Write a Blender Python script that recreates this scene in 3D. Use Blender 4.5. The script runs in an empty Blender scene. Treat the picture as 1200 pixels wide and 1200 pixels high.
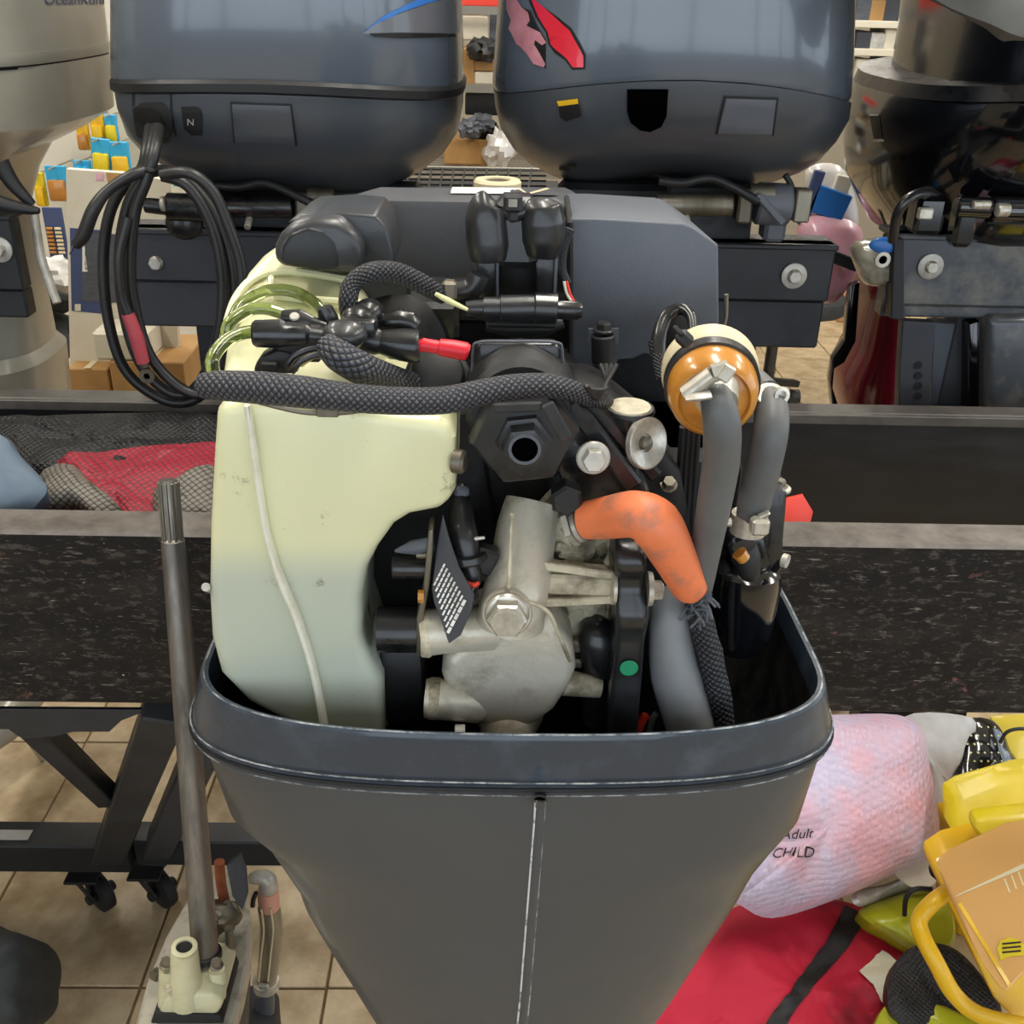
import bpy, bmesh, math, random
import numpy as np
from math import sin, cos, pi, radians, tan, sqrt, atan2
from mathutils import Vector, Matrix, noise
from mathutils.bvhtree import BVHTree
random.seed(3)
SC = bpy.context.scene
COL = SC.collection
# ------------------------------------------------------------------ camera
H = 1.45
PITCH, YAW, ROLL = radians(27), radians(1.5), radians(1.6)
F_ = Vector((sin(YAW)*cos(PITCH), cos(YAW)*cos(PITCH), -sin(PITCH)))
R0 = Vector((cos(YAW), -sin(YAW), 0)); U0 = R0.cross(F_)
R_ = R0*cos(ROLL)+U0*sin(ROLL); U_ = R_.cross(F_)
CAMPOS = Vector((0, 0, H))
cd = bpy.data.cameras.new('camera'); cd.sensor_width = 36; cd.lens = 36; cd.clip_start = .02; cd.clip_end = 100
cam = bpy.data.objects.new('camera', cd); COL.objects.link(cam)
cam.matrix_world = Matrix(((R_.x, U_.x, -F_.x, 0), (R_.y, U_.y, -F_.y, 0), (R_.z, U_.z, -F_.z, H), (0, 0, 0, 1)))
SC.camera = cam
# ------------------------------------------------------------------ light and exposure
SC.view_settings.view_transform = 'Standard'; SC.view_settings.look = 'None'
SC.view_settings.gamma = 1; SC.view_settings.use_curve_mapping = False
SC.view_settings.exposure = 0.82
wd = bpy.data.worlds.new('world'); SC.world = wd; wd.use_nodes = True
wd.node_tree.nodes['Background'].inputs[0].default_value = (.80, .90, 1.0, 1)
wd.node_tree.nodes['Background'].inputs[1].default_value = 1.5
def area(name, loc, rot, sx, sy, power, col=(1, 1, 1)):
    l = bpy.data.lights.new(name, 'AREA'); l.shape = 'RECTANGLE'; l.size = sx; l.size_y = sy; l.energy = power; l.color = col
    o = bpy.data.objects.new(name, l); COL.objects.link(o); o.location = loc; o.rotation_euler = rot
    return o
LAMPS = [(-1.6, .9), (.2, .9), (2.0, .9), (-1.6, 3.2), (.6, 3.2), (2.6, 3.2), (-1.6, 5.3), (1.6, 5.3)]
for (lx, ly) in LAMPS:
    area('tube_light', (lx, ly, 3.02), (0, 0, 0), .28, 1.5, 17, (1, .97, .90))
SC.cycles.use_denoising = True
SC.cycles.max_bounces = 8
# ------------------------------------------------------------------ pixel to world helpers (photo frame 1200 x 1200)
def ray(px, py):
    return (F_ + R_*((px-600)/1200) - U_*((py-600)/1200))
def P(px, py, Y):
    d = ray(px, py); return CAMPOS + d*(Y/d.y)
def PZ(px, py, Z):
    d = ray(px, py); return CAMPOS + d*((Z-H)/d.z)
def mpp(p):                     # metres per pixel at a world point
    return (Vector(p)-CAMPOS).dot(F_)/1200
def proj(p):
    v = Vector(p)-CAMPOS; d = v.dot(F_)
    return 600+1200*v.dot(R_)/d, 600-1200*v.dot(U_)/d
# ------------------------------------------------------------------ materials
def lin(c):
    if isinstance(c, str):
        c = [int(c[i:i+2], 16)/255 for i in (0, 2, 4)]
    return tuple((v/12.92 if v <= .04045 else ((v+.055)/1.055)**2.4) for v in c)+(1,)
def mat(name, col, rough=.5, metal=0, col2=None, nscale=20, nlo=.35, nhi=.65, bump=0, bscale=60, coat=0, stretch=(1, 1, 1),
        trans=0, alpha=1, sss=0, spec=.5, rvar=0, emis=0, detail=4, dist=0, sub=(1,.9,.6)):
    m = bpy.data.materials.new(name); m.use_nodes = True; nt = m.node_tree; N = nt.nodes; L = nt.links
    b = N['Principled BSDF']; c1 = lin(col)
    b.inputs['Base Color'].default_value = c1; b.inputs['Roughness'].default_value = rough; b.inputs['Metallic'].default_value = metal
    b.inputs['Coat Weight'].default_value = coat; b.inputs['Coat Roughness'].default_value = .08
    b.inputs['Transmission Weight'].default_value = trans; b.inputs['Alpha'].default_value = alpha
    b.inputs['Specular IOR Level'].default_value = spec
    if sss:
        b.inputs['Subsurface Weight'].default_value = sss; b.inputs['Subsurface Radius'].default_value = sub; b.inputs['Subsurface Scale'].default_value = .012
    if emis:
        b.inputs['Emission Color'].default_value = c1; b.inputs['Emission Strength'].default_value = emis
    tc = N.new('ShaderNodeTexCoord'); mp = N.new('ShaderNodeMapping'); mp.inputs['Scale'].default_value = stretch
    L.new(tc.outputs['Object'], mp.inputs['Vector'])
    if col2 or rvar:
        n = N.new('ShaderNodeTexNoise'); n.inputs['Scale'].default_value = nscale; n.inputs['Detail'].default_value = detail
        n.inputs['Roughness'].default_value = .65; n.inputs['Distortion'].default_value = dist
        L.new(mp.outputs[0], n.inputs['Vector'])
        r = N.new('ShaderNodeMapRange'); r.inputs['From Min'].default_value = nlo; r.inputs['From Max'].default_value = nhi
        L.new(n.outputs['Fac'], r.inputs['Value'])
        if col2:
            mx = N.new('ShaderNodeMix'); mx.data_type = 'RGBA'; mx.inputs[6].default_value = c1; mx.inputs[7].default_value = lin(col2)
            L.new(r.outputs[0], mx.inputs[0]); L.new(mx.outputs[2], b.inputs['Base Color']); m['mix'] = mx.name
        if rvar:
            r2 = N.new('ShaderNodeMapRange'); r2.inputs['To Min'].default_value = rough; r2.inputs['To Max'].default_value = min(1, rough+rvar)
            L.new(r.outputs[0], r2.inputs['Value']); L.new(r2.outputs[0], b.inputs['Roughness'])
    if bump:
        n2 = N.new('ShaderNodeTexNoise'); n2.inputs['Scale'].default_value = bscale; n2.inputs['Detail'].default_value = 3
        L.new(mp.outputs[0], n2.inputs['Vector'])
        bp = N.new('ShaderNodeBump'); bp.inputs['Strength'].default_value = bump; bp.inputs['Distance'].default_value = .002
        L.new(n2.outputs['Fac'], bp.inputs['Height']); L.new(bp.outputs[0], b.inputs['Normal'])
    return m
def lattice(name, col, col2, kx, ky, rough=.6, uv=True, strength=.8, thin=.5, holes=False, bump_d=.0012):
    """two crossing families of threads: braided sleeves (uv) and mesh cloth (object x/z)"""
    m = bpy.data.materials.new(name); m.use_nodes = True; nt = m.node_tree; N = nt.nodes; L = nt.links
    b = N['Principled BSDF']; b.inputs['Roughness'].default_value = rough
    tc = N.new('ShaderNodeTexCoord'); sp = N.new('ShaderNodeSeparateXYZ'); L.new(tc.outputs['UV' if uv else 'Object'], sp.inputs[0])
    def M(op, a, bb=None):
        n = N.new('ShaderNodeMath'); n.operation = op
        for i, v in enumerate((a, bb)):
            if v is None: continue
            if isinstance(v, (int, float)): n.inputs[i].default_value = v
            else: L.new(v, n.inputs[i])
        return n.outputs[0]
    u = M('MULTIPLY', sp.outputs[0], kx)
    vv = sp.outputs[1] if uv else M('ADD', sp.outputs[2], M('MULTIPLY', sp.outputs[1], .7))
    v = M('MULTIPLY', vv, ky)
    a = M('ABSOLUTE', M('SINE', M('MULTIPLY', M('ADD', u, v), pi)))
    c = M('ABSOLUTE', M('SINE', M('MULTIPLY', M('SUBTRACT', u, v), pi)))
    h = M('MULTIPLY', a, c)
    mr = N.new('ShaderNodeMapRange'); mr.inputs['From Min'].default_value = thin-.25; mr.inputs['From Max'].default_value = thin+.25
    L.new(h, mr.inputs['Value'])
    mx = N.new('ShaderNodeMix'); mx.data_type = 'RGBA'; mx.inputs[6].default_value = lin(col); mx.inputs[7].default_value = lin(col2)
    L.new(mr.outputs[0], mx.inputs[0]); L.new(mx.outputs[2], b.inputs['Base Color'])
    bp = N.new('ShaderNodeBump'); bp.inputs['Strength'].default_value = strength; bp.inputs['Distance'].default_value = bump_d
    L.new(h, bp.inputs['Height']); L.new(bp.outputs[0], b.inputs['Normal'])
    return m
M = {}
M['cowl'] = mat('cowl_paint', '5a636e', .24, .1, coat=.5)
M['pan'] = mat('pan_paint', '3b4148', .32, .05, col2='42474e', nscale=4, coat=.25, rvar=.12)
M['front_pan'] = mat('front_pan_paint', '404347', .34, .05, col2='464849', nscale=5, coat=.22, rvar=.22, bump=.02, bscale=300)
M['rim'] = mat('rim_paint', '2f3843', .30, .0, col2='454f5a', nscale=30, nlo=.5, nhi=.8, coat=.3, rvar=.2)
M['cream_paint'] = mat('champagne_paint', 'a39f92', .3, .1, col2='968f80', nscale=3, coat=.4)
M['black_gloss'] = mat('black_gloss', '0b0c10', .12, 0, coat=.8)
M['black'] = mat('black_plastic', '151618', .42, 0, col2='1e1f21', nscale=30, rvar=.2)
M['black_satin'] = mat('black_satin', '121315', .25, 0, col2='242527', nscale=25, rvar=.2, bump=.15, bscale=80, coat=.3)
M['black_matte'] = mat('black_matte', '101113', .7, 0, col2='1a1b1c', nscale=40, bump=.3)
M['void'] = mat('engine_dark_casting', '0b0b0d', .45, .2, col2='1b1a19', nscale=25, bump=.5, bscale=40, rvar=.3)
M['cover'] = mat('cover_grey_plastic', '50555e', .5, 0, col2='595d65', nscale=8, bump=.12, bscale=500)
M['cover_dark'] = mat('cover_dark_plastic', '424449', .5, 0, col2='4b4c50', nscale=8, bump=.12, bscale=500)
M['cap'] = mat('cap_plastic', '2c2d30', .36, 0, col2='36373a', nscale=10, bump=.08, bscale=400, coat=.1)
M['scuff'] = mat('scuffed_edge', '4a525a', .5, 0, col2='b4b8ba', nscale=70, nlo=.42, nhi=.62)
M['scuff_bright'] = mat('scuffed_bright', 'd6d8d8', .5, 0, col2='6a7076', nscale=60, nlo=.52, nhi=.66)
M['hole'] = mat('hole_shade_black', '030303', 1, 0, spec=0)  # pure black paints the shade inside holes and slots
M['alu'] = mat('cast_aluminium', 'c6c0b0', .36, .3, col2='8a806c', nscale=38, nlo=.50, nhi=.74, bump=.35, detail=8, bscale=120, rvar=.25)
M['alu_dirty'] = mat('stained_aluminium', 'c9c1a8', .42, .2, col2='6b604b', nscale=35, nlo=.45, nhi=.7, bump=.5, bscale=90, rvar=.3)
M['steel'] = mat('bright_steel', 'd4d0c5', .28, .6, col2='a59f90', nscale=60, rvar=.2)
M['steel_dull'] = mat('dull_steel', '8b8678', .38, .85, col2='5e584c', nscale=12, stretch=(1, 1, .12), rvar=.2)
M['shaft'] = mat('shaft_steel', '8f8b85', .34, .7, col2='5f5b56', nscale=14, stretch=(3, 3, .25), rvar=.2)
M['rubber'] = mat('grey_rubber', '505253', .5, 0, col2='686a6a', nscale=12, nlo=.3, nhi=.75, bump=.15, bscale=60)
M['rubber_pale'] = mat('pale_grey_rubber', '7c7e80', .42, 0, col2='6a6c6e', nscale=10, bump=.05)
M['cable'] = mat('cable_rubber', '1b1b1c', .42, 0, col2='262626', nscale=20)
M['orange'] = mat('orange_rubber', 'e27a4c', .5, 0, col2='9c6c5c', nscale=24, nlo=.56, nhi=.74, bump=.15)
M['red'] = mat('red_plastic', 'd31a2c', .4)
M['red_sleeve'] = mat('red_sleeve', 'a4404a', .5)
M['redtag'] = mat('red_tag', 'e0402f', .5)
M['amber'] = mat('amber_plastic', 'c08434', .28, 0, col2='a86c22', nscale=8, coat=.4, sss=.3)
M['beige_ring'] = mat('beige_ring', 'cfc2a0', .45)
M['pumpcream'] = mat('pump_housing_plastic', 'cfcaa6', .4, 0, col2='b3ab84', nscale=12, nlo=.5, nhi=.75, sss=.2)
M['yellowwire'] = mat('yellow_wire', 'd8d79a', .45)
M['strip'] = mat('white_strip', 'e4e2d0', .5, 0, col2='c4c0a8', nscale=30, nlo=.5, nhi=.8)
M['green_hose'] = mat('green_clear_hose', '93a266', .06, 0, trans=.9, coat=.5)
M['green'] = mat('green_paint', '1c8a5c', .5)
M['white'] = mat('white_print', 'e8e6df', .5)
M['washer'] = mat('washer_nylon', 'c9c5bb', .4, .3, col2='a39e92', nscale=40)
M['braid'] = lattice('braided_sleeve', '15161a', '484a52', 12, 12, .45, True, 1.0, .35)
M['braid_blk'] = lattice('black_braided_sleeve', '0e0e10', '34353a', 11, 11, .5, True, 1.0, .35)
M['beam'] = mat('beam_black', '17120f', .38, 0, col2='5b514a', nscale=9, nlo=.52, nhi=.74, stretch=(1.0, 2, 5), bump=.6, bscale=30, rvar=.3, detail=9, dist=.8)
def beam_mat():
    m = mat('beam_black', '141110', .45, 0, rvar=.2, nscale=30, spec=.3); nt = m.node_tree; N = nt.nodes; L = nt.links; b = N['Principled BSDF']
    tc = N.new('ShaderNodeTexCoord'); prev = None
    for i, (sc, st, lo, hi, col, dt) in enumerate(((9, (.8, 1, 2.5), .48, .68, '2a2320', 8), (95, (.55, 1, 1.3), .54, .60, '4a423d', 10), (40, (.8, 1, 1.3), .63, .68, '7c4f46', 9), (85, (.35, 1, 2.6), .61, .65, '8b8278', 7), (75, (1, 1, 1), .715, .74, 'b5aea4', 3))):
        mp = N.new('ShaderNodeMapping'); mp.inputs['Scale'].default_value = st; mp.inputs['Location'].default_value = (i*3.1, 0, i*1.7); L.new(tc.outputs['Object'], mp.inputs['Vector'])
        n = N.new('ShaderNodeTexNoise'); n.inputs['Scale'].default_value = sc; n.inputs['Detail'].default_value = dt; n.inputs['Roughness'].default_value = .72; n.inputs['Distortion'].default_value = .3
        L.new(mp.outputs[0], n.inputs['Vector'])
        r = N.new('ShaderNodeMapRange'); r.inputs['From Min'].default_value = lo; r.inputs['From Max'].default_value = hi; r.inputs['To Max'].default_value = .85; L.new(n.outputs['Fac'], r.inputs['Value'])
        mx = N.new('ShaderNodeMix'); mx.data_type = 'RGBA'; mx.inputs[7].default_value = lin(col)
        if prev: L.new(prev, mx.inputs[6])
        else: mx.inputs[6].default_value = lin('0e0b0a')
        L.new(r.outputs[0], mx.inputs[0]); prev = mx.outputs[2]
    L.new(prev, b.inputs['Base Color'])
    return m
M['beam'] = beam_mat()
M['beam_top'] = mat('beam_top', '554f4a', .55, 0, col2='736d67', nscale=30, bump=.3)
M['beam_rear'] = mat('beam_rear', '18191b', .45, 0, col2='2a2a2b', nscale=10, nlo=.4, nhi=.8, stretch=(1, 1, 3), bump=.2, rvar=.2)
M['beam_rear_top'] = mat('beam_rear_top', '45413e', .5, 0, col2='59544f', nscale=20)
M['frame'] = mat('rack_frame', '26272a', .42, .2, col2='36373a', nscale=15, rvar=.2, bump=.1)
M['board'] = mat('transom_board', '33343a', .45, .1, col2='3d3e43', nscale=12, rvar=.2)
M['board_dirty'] = mat('transom_board_worn', '4a4d52', .3, .2, col2='7c776e', nscale=14, nlo=.5, nhi=.75, rvar=.3, bump=.5, bscale=25)
M['board_blk'] = mat('transom_board_black', '202124', .4, .1, col2='35363a', nscale=9, nlo=.4, nhi=.7, rvar=.3)
M['tile'] = mat('floor_tile', 'c2ae8e', .36, 0, col2='947d5c', nscale=11, nlo=.36, nhi=.68, bump=.25, bscale=14, rvar=.25, detail=8)
M['grout'] = mat('grout', '86714e', .8, 0, col2='6e5a3c', nscale=20)
M['wall'] = mat('wall_paint', '9a9282', .8, 0)
M['ceil'] = mat('ceiling_paint', 'd8d5cc', .8, 0)
M['peg'] = mat('pegboard', 'd6d0c0', .7)
M['cardboard'] = mat('cardboard', 'b48c56', .7, 0, col2='a57c48', nscale=8)
M['cardpale'] = mat('pale_card', 'd9d2c0', .6, 0, col2='cec5b0', nscale=6)
M['yellow'] = mat('yellow_plastic', 'dcc40a', .42, 0, col2='ccb400', nscale=6, coat=.1)
M['deepyellow'] = mat('deep_yellow_plastic', 'dcae0a', .4, 0, coat=.12)
M['amberlid'] = mat('amber_clear_lid', 'd9a868', .15, 0, coat=.4, alpha=.78)
M['pink'] = mat('pink_bubble_film', 'd8a5b0', .32, 0, col2='c2b6cc', nscale=5, nlo=.42, nhi=.6, coat=.35)
M['pinkbag'] = mat('pink_wrap', 'd5878c', .35, 0, col2='c9a0b0', nscale=14, coat=.3)
M['film'] = mat('white_film', 'd9d7d5', .3, 0, col2='bdb8b2', nscale=10, coat=.3, bump=.8, bscale=25, alpha=.85)
M['clearbag'] = mat('clear_bag', 'b9b5a6', .15, 0, col2='857d68', nscale=22, coat=.6, alpha=.8, bump=1, bscale=40)
M['redcloth'] = mat('red_cloth', 'c01636', .7, 0, col2='4a141e', nscale=6, nlo=.54, nhi=.75, bump=.3, bscale=120)
M['webbing'] = mat('black_webbing', '18181a', .6, 0, bump=.4, bscale=300)
M['redmesh'] = lattice('red_mesh', '3a2e2d', '9c1c32', 110, 110, .6, False, .6, .2)
M['blkmesh'] = lattice('black_mesh', '1f2021', '0c0d0e', 120, 120, .55, False, .8, .3)
M['greymesh'] = lattice('grey_mesh', '2e2c2a', '7a746a', 110, 110, .6, False, .6, .25)
M['bluecloth'] = mat('blue_grey_cloth', '5f6e7d', .7, 0, col2='566575', nscale=10)
M['paper'] = mat('paper_note', 'e2dcc6', .6)
M['maroon'] = mat('maroon_paint', '6d0f22', .2, .1, coat=.6)
M['blue'] = mat('blue_print', '2d6db8', .35)
M['cyan'] = mat('cyan_print', '2aa0cf', .4)
M['navy'] = mat('navy_print', '3d4a70', .5)
M['darkpanel'] = mat('grey_print', '55585f', .5, col2='44474e', nscale=30, stretch=(1, 1, 4))
M['decal_red'] = mat('decal_red', 'd21632', .25, coat=.5)
M['decal_pink'] = mat('decal_pink', 'c98a94', .3, col2='b0707c', nscale=30, coat=.5)
M['decal_grey'] = mat('decal_grey', '5d6166', .3, coat=.4)
M['cover_cloth'] = mat('grey_cover_cloth', '5f5f5c', .8, 0, col2='4c4c4a', nscale=6, bump=.4, bscale=40)
M['wood'] = mat('pale_wood', 'b98a58', .6, 0, col2='a27448', nscale=20, stretch=(1, 1, .2))
M['metalwire'] = mat('wire_shelf_steel', 'aaa69c', .35, .7)
M['lampwhite'] = mat('lamp_tube', 'fff6e4', .5, emis=9)
M['bootblack'] = mat('black_fabric', '232527', .7, 0, col2='2f3133', nscale=40, bump=.5)
M['rust'] = mat('rusty_rod', '8a4a28', .6, .2, col2='6a3520', nscale=60)
M['salmon'] = mat('salmon_rubber', 'd49a86', .5)
M['clearhose'] = mat('clear_tan_hose', '93866b', .2, 0, coat=.5, col2='6f6450', nscale=20, stretch=(1, 1, .1))
def tank_mat():
    m = mat('oil_tank_plastic', 'd8d48c', .30, 0, sss=.12, coat=.12, bump=.08, bscale=40, sub=(1, .95, .5))
    nt = m.node_tree; N = nt.nodes; L = nt.links; b = N['Principled BSDF']
    g = N.new('ShaderNodeNewGeometry'); s = N.new('ShaderNodeSeparateXYZ'); L.new(g.outputs['Position'], s.inputs[0])
    r = N.new('ShaderNodeMapRange'); r.inputs['From Min'].default_value = 1.085; r.inputs['From Max'].default_value = 1.125; r.interpolation_type = 'SMOOTHSTEP'
    L.new(s.outputs[2], r.inputs['Value'])
    mx = N.new('ShaderNodeMix'); mx.data_type = 'RGBA'; mx.inputs[6].default_value = lin('bcc2b0'); mx.inputs[7].default_value = lin('dedcb2')
    L.new(r.outputs[0], mx.inputs[0])
    n = N.new('ShaderNodeTexNoise'); n.inputs['Scale'].default_value = 26; n.inputs['Detail'].default_value = 8; n.inputs['Roughness'].default_value = .75
    tc = N.new('ShaderNodeTexCoord'); L.new(tc.outputs['Object'], n.inputs['Vector'])
    r2 = N.new('ShaderNodeMapRange'); r2.inputs['From Min'].default_value = .60; r2.inputs['From Max'].default_value = .72; L.new(n.outputs['Fac'], r2.inputs['Value'])
    m2 = N.new('ShaderNodeMix'); m2.data_type = 'RGBA'; m2.inputs[7].default_value = lin('6e6748'); L.new(mx.outputs[2], m2.inputs[6]); L.new(r2.outputs[0], m2.inputs[0])
    L.new(m2.outputs[2], b.inputs['Base Color'])
    return m
M['tank'] = tank_mat()
def bubble_mat():
    m = M['pink']; nt = m.node_tree; N = nt.nodes; L = nt.links; b = N['Principled BSDF']
    tc = N.new('ShaderNodeTexCoord'); v = N.new('ShaderNodeTexVoronoi'); v.inputs['Scale'].default_value = 95; v.inputs['Randomness'].default_value = .25
    L.new(tc.outputs['Object'], v.inputs['Vector'])
    bp = N.new('ShaderNodeBump'); bp.inputs['Strength'].default_value = .75; bp.inputs['Distance'].default_value = .003; bp.invert = True
    L.new(v.outputs['Distance'], bp.inputs['Height']); L.new(bp.outputs[0], b.inputs['Normal'])
bubble_mat()
def peg_mat():
    m = M['peg']; nt = m.node_tree; N = nt.nodes; L = nt.links; b = N['Principled BSDF']
    tc = N.new('ShaderNodeTexCoord'); v = N.new('ShaderNodeTexVoronoi'); v.inputs['Scale'].default_value = 40; v.inputs['Randomness'].default_value = 0
    L.new(tc.outputs['Object'], v.inputs['Vector'])
    r = N.new('ShaderNodeMapRange'); r.inputs['From Min'].default_value = .2; r.inputs['From Max'].default_value = .3; L.new(v.outputs['Distance'], r.inputs['Value'])
    mx = N.new('ShaderNodeMix'); mx.data_type = 'RGBA'; mx.inputs[6].default_value = lin('6a6355'); mx.inputs[7].default_value = lin('d6d0c0')
    L.new(r.outputs[0], mx.inputs[0]); L.new(mx.outputs[2], b.inputs['Base Color'])
peg_mat()
# ------------------------------------------------------------------ geometry primitives: each returns (verts, faces, uvs or None)
def basis(ax):
    ax = Vector(ax).normalized(); t = Vector((0, 0, 1)) if abs(ax.z) < .9 else Vector((1, 0, 0))
    u = ax.cross(t).normalized(); v = u.cross(ax).normalized(); return ax, u, v
def lathe(a, ax, prof, seg=24, phase=0, sx=1, sy=1):
    """prof: list of (distance along axis, radius)"""
    ax, u, v = basis(ax); a = Vector(a); V = []; Fc = []
    for (t, r) in prof:
        for k in range(seg):
            th = 2*pi*k/seg+phase
            V.append(a+ax*t+(u*cos(th)*sx+v*sin(th)*sy)*r)
    n = len(prof)
    for i in range(n-1):
        for k in range(seg):
            k2 = (k+1) % seg
            Fc.append((i*seg+k, i*seg+k2, (i+1)*seg+k2, (i+1)*seg+k))
    if prof[0][1] > 1e-5: Fc.append(tuple(range(seg))[::-1])
    if prof[-1][1] > 1e-5: Fc.append(tuple(range((n-1)*seg, n*seg)))
    return V, Fc, None
def cyl(a, b, r, r2=None, seg=24, bev=None):
    a = Vector(a); b = Vector(b); L = (b-a).length; r2 = r if r2 is None else r2
    bv = min(r, r2)*.12 if bev is None else bev
    bv = min(bv, L*.3)
    return lathe(a, b-a, [(0, r-bv), (bv, r), (L-bv, r2), (L, r2-bv)], seg)
def crom(pts, n=6):
    pts = [Vector(p) for p in pts]; out = []
    for i in range(len(pts)-1):
        p0 = pts[max(i-1, 0)]; p1 = pts[i]; p2 = pts[i+1]; p3 = pts[min(i+2, len(pts)-1)]
        for k in range(n):
            t = k/n
            out.append(.5*((2*p1)+(p2-p0)*t+(2*p0-5*p1+4*p2-p3)*t*t+(3*p1-p0-3*p2+p3)*t**3))
    out.append(pts[-1]); return out
def tube(pts, r, seg=14, n=6, smooth=True, flat=1.0, cap=True, rough=0):
    """r scalar or one radius per control point; uv: u round, v length/circumference"""
    m = len(pts); rs = [r]*m if not isinstance(r, (list, tuple)) else list(r)
    if smooth and m > 2:
        Q = crom(pts, n); R = [rs[min(int(i/n), m-1)]*(1-(i/n) % 1)+rs[min(int(i/n)+1, m-1)]*((i/n) % 1) for i in range(len(Q))]
    else:
        Q = [Vector(p) for p in pts]; R = rs
    V = []; Fc = []; UV = []; N = len(Q); nrm = None; dist = [0]
    for i in range(1, N): dist.append(dist[-1]+(Q[i]-Q[i-1]).length)
    rm = sum(R)/len(R)
    for i in range(N):
        t = (Q[min(i+1, N-1)]-Q[max(i-1, 0)]).normalized()
        if nrm is None: nrm = basis(t)[1]
        nrm = (nrm-t*nrm.dot(t)).normalized(); bn = t.cross(nrm)
        for k in range(seg):
            th = 2*pi*k/seg; rr = R[i]*(1+rough*noise.noise(Vector((i*.7, k*1.3, rm*100))))
            V.append(Q[i]+(nrm*cos(th)+bn*sin(th)*flat)*rr)
    C = 2*pi*rm
    for i in range(N-1):
        for k in range(seg):
            k2 = (k+1) % seg
            Fc.append((i*seg+k, i*seg+k2, (i+1)*seg+k2, (i+1)*seg+k))
            UV.append(((k/seg, dist[i]/C), ((k+1)/seg, dist[i]/C), ((k+1)/seg, dist[i+1]/C), (k/seg, dist[i+1]/C)))
    if cap:
        Fc.append(tuple(range(seg))[::-1]); UV.append(tuple((.5, 0) for _ in range(seg)))
        Fc.append(tuple(range((N-1)*seg, N*seg))); UV.append(tuple((.5, 0) for _ in range(seg)))
    return V, Fc, UV
def bevd(V, Fc, w, seg=2, ang=30):
    bm = bmesh.new(); vs = [bm.verts.new(v) for v in V]
    for f in Fc:
        try: bm.faces.new([vs[i] for i in f])
        except ValueError: pass
    bmesh.ops.recalc_face_normals(bm, faces=bm.faces)
    es = [e for e in bm.edges if len(e.link_faces) == 2 and e.calc_face_angle(0) > radians(ang)]
    if w > 0 and es:
        bmesh.ops.bevel(bm, geom=es, offset=w, segments=seg, affect='EDGES', profile=.5, clamp_overlap=True)
    bm.verts.index_update()
    V2 = [v.co.copy() for v in bm.verts]; F2 = [tuple(v.index for v in f.verts) for f in bm.faces]; bm.free()
    return V2, F2, None
def box(c, s, rot=(0, 0, 0), bev=.002, seg=1):
    from mathutils import Euler
    R = Euler(rot).to_matrix(); c = Vector(c)
    V = [c+R @ Vector((x*s[0]/2, y*s[1]/2, z*s[2]/2)) for x in (-1, 1) for y in (-1, 1) for z in (-1, 1)]
    Fc = [(0, 1, 3, 2), (4, 6, 7, 5), (0, 4, 5, 1), (2, 3, 7, 6), (0, 2, 6, 4), (1, 5, 7, 3)]
    if bev: return bevd(V, Fc, bev, seg)
    return V, Fc, None
def bar(a, b, w, h, bev=.002, up=(0, 0, 1)):
    a = Vector(a); b = Vector(b); t = (b-a).normalized(); up = Vector(up)
    s = t.cross(up).normalized(); u = s.cross(t)
    V = [p+s*x*w/2+u*z*h/2 for p in (a, b) for x in (-1, 1) for z in (-1, 1)]
    Fc = [(0, 1, 3, 2), (4, 6, 7, 5), (0, 4, 5, 1), (2, 3, 7, 6), (0, 2, 6, 4), (1, 5, 7, 3)]
    return bevd(V, Fc, bev, 1) if bev else (V, Fc, None)
def extr(poly, Y, depth, bev=.003, seg=2, taper=1.0, sm=0, dz=0):
    """outline given as photo points on plane Y (or own Y each), pushed back by a real depth"""
    A = []
    for p in poly:
        A.append(P(p[0], p[1], p[2] if len(p) > 2 else Y))
    if sm:
        B = A+[A[0]]
        B = crom([A[-1]]+B+[A[1]], sm)[sm:-sm-1]
        A = B
    n = len(A); c = sum(A, Vector())/n
    Bk = [c+(a-c)*taper+Vector((0, depth, dz)) for a in A]
    V = A+Bk; Fc = [tuple(range(n)), tuple(range(2*n-1, n-1, -1))]
    for i in range(n): Fc.append((i, (i+1) % n, n+(i+1) % n, n+i))
    return bevd(V, Fc, bev, seg, 50 if sm else 30) if bev else (V, Fc, None)
def sring(cx, cy, z, a, bf, bb, n=3., seg=48, fz=None, vee=0, nb=None):
    out = []
    for k in range(seg):
        th = 2*pi*k/seg; cc, ss = cos(th), sin(th); e = n if ss < 0 else (nb or n)
        x = a*math.copysign(abs(cc)**(2/e), cc); y = (bf if ss < 0 else bb)*math.copysign(abs(ss)**(2/e), ss)
        if ss < 0 and vee: y += vee*abs(x)/a
        p = Vector((cx+x, cy+y, z))
        if fz: p.z += fz(x, y)
        out.append(p)
    return out
def loft(rings, cap0=True, cap1=True):
    seg = len(rings[0]); V = [p for r in rings for p in r]; Fc = []
    for i in range(len(rings)-1):
        for k in range(seg):
            k2 = (k+1) % seg; Fc.append((i*seg+k, i*seg+k2, (i+1)*seg+k2, (i+1)*seg+k))
    if cap0: Fc.append(tuple(range(seg))[::-1])
    if cap1: Fc.append(tuple(range((len(rings)-1)*seg, len(rings)*seg)))
    return V, Fc, None
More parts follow.
